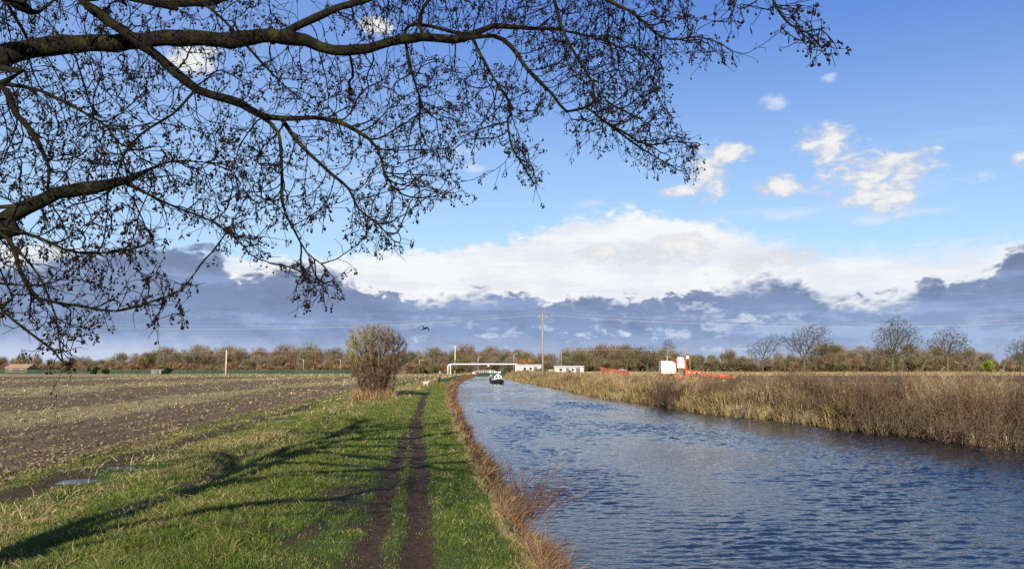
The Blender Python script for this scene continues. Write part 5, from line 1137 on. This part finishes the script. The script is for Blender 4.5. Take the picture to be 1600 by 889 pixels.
def red_trailer():
    Y = 104; P = at_y(961, 576, Y); z0 = terrain_at(P.x, Y); k = Y / F; r = empty('farm_trailer', (P.x, Y, z0), R(-6), 'rusty red steel farm trailer half hidden by scrub on the far bank', 'trailer')
    red = material('rusty_red', (.27, .055, .030), .7, .5, 2.5, (.13, .035, .02)); L = 3.5
    MB().loft([[(-1.75, -.95, .85), (-1.75, .95, .85), (-1.95, 1.05, 2.05), (-1.95, -1.05, 2.05)], [(-1.0, -.95, .75), (-1.0, .95, .75), (-1.0, 1.05, 1.78), (-1.0, -1.05, 1.78)], [(1.2, -.95, .75), (1.2, .95, .75), (1.2, 1.05, 1.55), (1.2, -1.05, 1.55)], [(1.75, -.95, .85), (1.75, .95, .85), (1.85, 1.05, 1.45), (1.85, -1.05, 1.45)]]).build('body', red, r)
    m = MB()
    for i in range(8): m.box((-1.5 + i * .43, -1.03, 1.2), (.07, .08, .85 - .04 * i))
    m.build('side_rib', red, r)
    MB().box((0, 0, .68), (3.6, .5, .14)).tube([(1.7, 0, .68), (3.0, 0, .55)], .07, 6).build('chassis', red, r)
    for y in (-1.05, 1.05):
        w = MB().tube([(.1, y - .13, .45), (.1, y + .13, .45)], .45, 20).build('wheel', DARK, r); MB().tube([(.1, y - .15, .45), (.1, y + .15, .45)], .22, 14).build('rim', red, w)
    MB().ball((.8, 0, 1.55), (.55, .5, .18)).ball((1.3, .2, 1.48), (.3, .4, .15)).build('load', material('pale_sacks', (.40, .33, .28), .9, .3, 5), r, True)
red_trailer()

def harvester():
    Y = 102; k = Y / F; P = at_y(1062, 576, Y); z0 = terrain_at(P.x, Y)
    r = empty('harvester', (P.x, Y, z0), 0, 'orange root harvester with white hopper, elevator tower and long low boom', 'farm machine')
    gx = lambda px: (px - 1062) * k; gz = lambda py: at_y(1062, py, Y).z - z0
    org = material('orange_paint', (.42, .062, .020), .65, .25, 2.0, (.27, .055, .022)); org2 = material('faded_orange', (.50, .13, .05), .6, .3, 3.0)
    x0, x1 = gx(1031.5), gx(1053.5); zt, zb = gz(564.5), gz(583.5)
    MB().prism([(x0, zb), (x0, zt + .0), (x0 + .25, zt + .08), (x1 - .45, zt), (x1 - .12, zt - .15), (x1, zt - .45), (x1, zb)], 'y', -.9, .9).build('hopper', WHITE, r)
    MB().prism([(x0 + .1, zb), (x1 - .1, zb), (x1 - .5, zb - .6), (x0 + .5, zb - .6)], 'y', -.8, .8).build('hopper_base', org, r)
    a, b = gx(1055.8), gx(1067.2)
    MB().prism([(a, gz(574.5)), (a + .08, gz(558.2)), (a + .2, gz(557.8)), (b - .25, gz(558.4)), (b - .05, gz(560)), (b, gz(575))], 'y', -1.0, -.3).build('elevator_cover', WHITE, r)
    MB().prism([(a + .1, gz(580)), (a + .02, gz(574.6)), (b - .02, gz(575.1)), (b - .05, gz(580))], 'y', -.96, -.32).build('intake_grille', material('dark_khaki', (.09, .085, .06), .7, .3, 6), r)
    MB().box((gx(1054.4), -.4, gz(571)), (.16, .9, gz(561) - gz(582))).box((gx(1069), -.4, gz(570)), (.22, 1.0, gz(560) - gz(582))).build('tower_frame', org, r)
    c0 = gx(1054)
    MB().prism([(gx(1069), gz(586.5)), (gx(1069), gz(578.0)), (gx(1086), gz(578.6)), (gx(1098), gz(581)), (gx(1106), gz(586)), (gx(1100), gz(588))], 'y', -.7, .5).build('body', org, r)
    MB().box(((gx(1030) + gx(1105)) / 2, 0, gz(588.5)), (gx(1105) - gx(1030), .9, .22)).build('chassis', org, r)
    m = MB()
    for y in (-.55, .45): m.tube([(gx(1100), y, gz(585)), (gx(1118), y, gz(588.3)), (gx(1143), y, gz(590))], .15, 8)
    for px in (1108, 1116, 1124, 1132, 1140): m.tube([(gx(px), -.6, gz(587.0 + (px - 1100) * .07)), (gx(px), .5, gz(587.0 + (px - 1100) * .07))], .08, 6)
    m.build('boom', org, r)
    for px in (1122, 1128): MB().tube([(gx(px), -.5, gz(588)), (gx(px) + .12, -.5, gz(585.6)), (gx(px) + .5, -.5, gz(586.4))], .12, 7).build('drive_unit', org2, r)
    MB().prism([(gx(1138), gz(591)), (gx(1143), gz(585.8)), (gx(1147), gz(586.8)), (gx(1149), gz(590.5)), (gx(1144), gz(592))], 'y', -.6, .5).build('boom_head', org2, r)
    MB().box((gx(1127.5), -.72, gz(594.3)), (.28, .05, .24)).build('number_plate', WHITE, r)
    MB().prism([(gx(1120), gz(594)), (gx(1132), gz(593)), (gx(1130), gz(598)), (gx(1122), gz(598))], 'y', -.5, .3).build('lifting_share', org, r)
    m = MB()
    for px, pt in ((1070.8, 538.5), (1078.8, 545)): m.tube([(gx(px), .2, gz(579)), (gx(px), .2, gz(pt))], .045, 6)
    for py in (545.5, 552.2, 560.2): m.tube([(gx(1070.8), .2, gz(py)), (gx(1078.8), .2, gz(py))], .04, 6)
    m.build('ladder_mast', material('olive_metal', (.24, .22, .13), .6, .2, 4), r)
    MB().box((gx(1074.8), .17, gz(557.8)), (.34, .06, .40)).build('mast_plate', WHITE, r)
    for px in (1070, 1075, 1083, 1090): MB().box((gx(px), -.72, gz(581 + (px - 1070) * .08)), (.22, .05, .14)).build('decal_plate', WHITE, r)
    MB().box((gx(1103), -.3, gz(584.3)), (.5, .3, .14)).build('beacon', material('yellow_plastic', (.62, .45, .05), .5, .1, 4), r)
    for px, rd in ((1045, .55), (1085, .62)):
        for y in (-1.0, .8): w = MB().tube([(gx(px), y - .18, rd), (gx(px), y + .18, rd)], rd, 22).build('wheel', DARK, r); MB().tube([(gx(px), y - .2, rd), (gx(px), y + .2, rd)], rd * .5, 14).build('rim', org, w)
harvester()

# ------------------------------------------------------------------ walker, dogs, bird
def skin_body(name, verts, edges, rad, mat, parent=None, root=0, sub=2):
    bm = bmesh.new(); lay = bm.verts.layers.skin.verify(); vs = []
    for i, (p, r_) in enumerate(zip(verts, rad)):
        v = bm.verts.new(p); rr = r_ if isinstance(r_, tuple) else (r_, r_); v[lay].radius = rr; v[lay].use_root = (i == root); vs.append(v)
    for a, b in edges: bm.edges.new((vs[a], vs[b]))
    me = bpy.data.meshes.new(name); bm.to_mesh(me); bm.free(); o = bpy.data.objects.new(name, me); COL.objects.link(o)
    sk = o.modifiers.new('skin', 'SKIN'); sk.use_smooth_shade = True; s2 = o.modifiers.new('sub', 'SUBSURF'); s2.levels = s2.render_levels = sub
    dg = bpy.context.evaluated_depsgraph_get(); new = bpy.data.meshes.new_from_object(o.evaluated_get(dg)); o.modifiers.clear(); o.data = new; bpy.data.meshes.remove(me)
    new.materials.clear(); new.materials.append(mat)
    for p in new.polygons: p.use_smooth = True
    if parent: o.parent = parent
    return o

def walker():
    Y = 96; P = at_z(687.2, 600.7, 0); z0 = terrain_at(P.x, P.y); skin = material('skin', (.50, .27, .19), .6, .1, 8); 
    # body faces -y (towards the camera), mid-stride
    v = [(0, 0, .90), (0, .0, 1.08), (0, -.01, 1.28), (0, 0, 1.38), (0, -.01, 1.46), (0, -.02, 1.56), (0, -.015, 1.66),
         (.085, 0, .86), (.095, -.10, .48), (.10, -.13, .09), (.10, -.27, .04), (-.085, 0, .86), (-.095, .02, .47), (-.10, .16, .12), (-.10, .03, .04),
         (.17, 0, 1.36), (.235, .05, 1.12), (.22, -.08, .90), (.215, -.12, .82), (-.17, 0, 1.36), (-.235, -.02, 1.12), (-.20, -.20, .98), (-.19, -.27, .95)]
    e = [(0, 1), (1, 2), (2, 3), (3, 4), (4, 5), (5, 6), (0, 7), (7, 8), (8, 9), (9, 10), (0, 11), (11, 12), (12, 13), (13, 14), (3, 15), (15, 16), (16, 17), (17, 18), (3, 19), (19, 20), (20, 21), (21, 22)]
    rad = [(.13, .10), (.12, .095), (.14, .10), (.11, .08), .05, (.075, .09), (.06, .075), .085, .06, .042, .04, .085, .06, .042, .04, .055, .042, .034, .03, .055, .042, .034, .03]
    body = skin_body('person', v, e, rad, skin); tag(body, 'walker in a patterned grey jacket and black trousers strolling on the towpath with two dogs', 'person')
    body.location = (P.x, P.y, z0); s = 1.02; body.scale = (s, s, s)
    up = [0, 1, 2, 3, 15, 16, 17, 19, 20, 21]; mp = {a: i for i, a in enumerate(up)}
    jm = bpy.data.materials.new('patterned_jacket'); jm.use_nodes = True; t = NT(jm.node_tree); tc = t.node('ShaderNodeTexCoord')
    n = t.noise(tc.outputs['Object'], 16, 3, .6); t.put(t.n['Principled BSDF'].inputs['Base Color'], t.mix(t.ss(n, .44, .56), (.035, .035, .045), (.17, .16, .17))); t.n['Principled BSDF'].inputs['Roughness'].default_value = .85
    jv = [v[i] for i in up]; jv[0] = (0, 0, .84)
    skin_body('jacket', jv, [(mp[a], mp[b]) for a, b in e if a in mp and b in mp], [(.165, .125), (.145, .12), (.165, .12), (.12, .09), .075, .062, .05, .075, .062, .05], jm, body)
    lo = [0, 7, 8, 9, 11, 12, 13]; mp = {a: i for i, a in enumerate(lo)}
    skin_body('trousers', [v[i] for i in lo], [(mp[a], mp[b]) for a, b in e if a in mp and b in mp], [(.15, .12), .105, .082, .062, .105, .082, .062], DARK, body)
    for i, j in ((9, 10), (13, 14)): skin_body('shoe', [v[i], v[j], (v[j][0], v[j][1] - .05, v[j][2] - .005)], [(0, 1), (1, 2)], [.055, .052, .045], material('dark_shoe', (.03, .025, .02), .6, .2, 8), body)
    MB().ball((0, .015, 1.64), (.088, .10, .09), 14, 10).ball((0, .05, 1.56), (.085, .065, .10), 12, 8).build('hair', material('brown_hair', (.10, .06, .035), .7, .3, 20), body, True)
    MB().ball((.034, -.105, 1.60), .013).ball((-.034, -.105, 1.60), .013).build('eye', DARK, body, True)
    MB().ball((0, -.118, 1.565), (.014, .022, .022)).ball((0, -.098, 1.525), (.028, .012, .008)).build('nose', skin, body, True)
    for px in (.205, -.19):
        x, y, z = (px, -.12, .80) if px > 0 else (px, -.28, .94)
        for q in range(4): MB().tube([(x + (q - 1.5) * .016, y, z), (x + (q - 1.5) * .017, y - .018, z - .045 - .006 * (q in (1, 2))), (x + (q - 1.5) * .015, y - .008, z - .078 - .008 * (q in (1, 2)))], [.010, .009, .006], 6).build('finger', skin, body, True)
        MB().tube([(x + .03, y - .01, z + .03), (x + .045, y - .025, z), (x + .036, y - .03, z - .03)], [.011, .010, .007], 6).build('thumb', skin, body, True)
walker()

def dog(label, px, py, colr, rz, s, fluffy, head_down):
    P = at_z(px, py, 0); z0 = terrain_at(P.x, P.y); m = attr = material('dog_coat', colr, .9, .35, 14)
    hz = .60 if not head_down else .34
    # along +x: rump, loin, chest, neck, head, muzzle
    v = [(-.26, 0, .44), (-.05, 0, .45), (.17, 0, .43), (.27, 0, .50 if not head_down else .42), (.36, 0, hz), (.50, 0, hz - .04), (-.36, 0, .47), (-.46, 0, .60 if not head_down else .42)]
    e = [(0, 1), (1, 2), (2, 3), (3, 4), (4, 5), (0, 6), (6, 7)]; rad = [(.11, .12), (.105, .11), (.125, .14), .085, .08, .042, .03, .018]
    for sx, hip in ((1, 2), (-1, 0)):
        for sy in (1, -1):
            b = len(v); ph = .06 * sy * sx
            if sx > 0: v += [(.19, .075 * sy, .34), (.18 + ph, .08 * sy, .18), (.20 + ph * 1.3, .08 * sy, .03), (.245 + ph * 1.3, .08 * sy, .02)]; rad += [.065, .036, .028, .026]
            else: v += [(-.24, .08 * sy, .34), (-.19 + ph, .085 * sy, .23), (-.30 + ph, .085 * sy, .14), (-.28 + ph, .085 * sy, .03), (-.235 + ph, .085 * sy, .02)]; rad += [.08, .048, .03, .026, .026]
            e += [(hip, b)] + [(j, j + 1) for j in range(b, len(v) - 1)]
    if fluffy: rad = [tuple(q * 1.22 for q in r_) if isinstance(r_, tuple) else r_ * 1.25 for r_ in rad]
    o = skin_body('dog', v, e, rad, m, None, 1); tag(o, label, 'dog'); o.location = (P.x, P.y, z0); o.rotation_euler = (0, 0, rz); o.scale = (s, s, s)
    for sy in (1, -1): MB().loft([[(.33, .05 * sy, hz + .07), (.37, .05 * sy, hz + .07), (.37, .07 * sy, hz + .05)], [(.33, .09 * sy, hz + .0), (.37, .10 * sy, hz + .0), (.36, .105 * sy, hz - .02)], [(.345, .10 * sy, hz - .06), (.36, .105 * sy, hz - .06), (.355, .108 * sy, hz - .07)]]).build('ear', m, o, True)
    MB().ball((.545, 0, hz - .03), .02).build('nose', DARK, o, True)
    return o
dog('fluffy white dog standing on the grass left of the walker', 665.5, 603.5, (.62, .57, .48), R(20), .82, True, False)
dog('ginger dog with lowered head walking at the feet of the walker', 690.5, 603.8, (.30, .085, .02), R(-25), .80, False, True)

def bird():
    P = at_y(663.5, 513.5, 62); m = material('black_feathers', (.014, .014, .017), .6, .3, 10); bm = MB()
    b = MB(); k = .19
    b.loft([[(x * k * 1.7, r_ * k * math.cos(a), zz * k + r_ * k * math.sin(a)) for a in [j * 1.0472 for j in range(6)]] for x, r_, zz in ((-1.25, .05, .05), (-.8, .26, .03), (-.1, .36, 0), (.5, .30, .05), (.85, .24, .14), (1.15, .20, .18), (1.35, .06, .15))])
    for s in (1, -1):
        sec = [(0, .1, -.45, .5), (.9 * s, .75, -.5, .5), (1.7 * s, .72, -.75, .25), (2.6 * s, .05, -1.15, -.35), (3.0 * s, -.5, -1.3, -.9)]
        b.loft([[(f_ * k, y * k, z * k + .02), ((f_ + q) * .5 * k, y * k, z * k + .05), (q * k, y * k, z * k + .015), ((f_ + q) * .5 * k, y * k, z * k + .01)] for y, z, q, f_ in sec])
    b.loft([[(-1.15 * k * 1.7, -.12 * k, .05 * k), (-1.15 * k * 1.7, .12 * k, .05 * k), (-1.15 * k * 1.7, 0, .13 * k)], [(-2.0 * k * 1.4, -.45 * k, 0), (-2.0 * k * 1.4, .45 * k, 0), (-2.0 * k * 1.4, 0, .05 * k)]])
    o = b.build('bird', m, None, True); o.location = P; o.rotation_euler = (R(10), R(-12), R(60)); tag(o, 'black bird flying low against the dark cloud right of the big bush', 'bird')
bird()
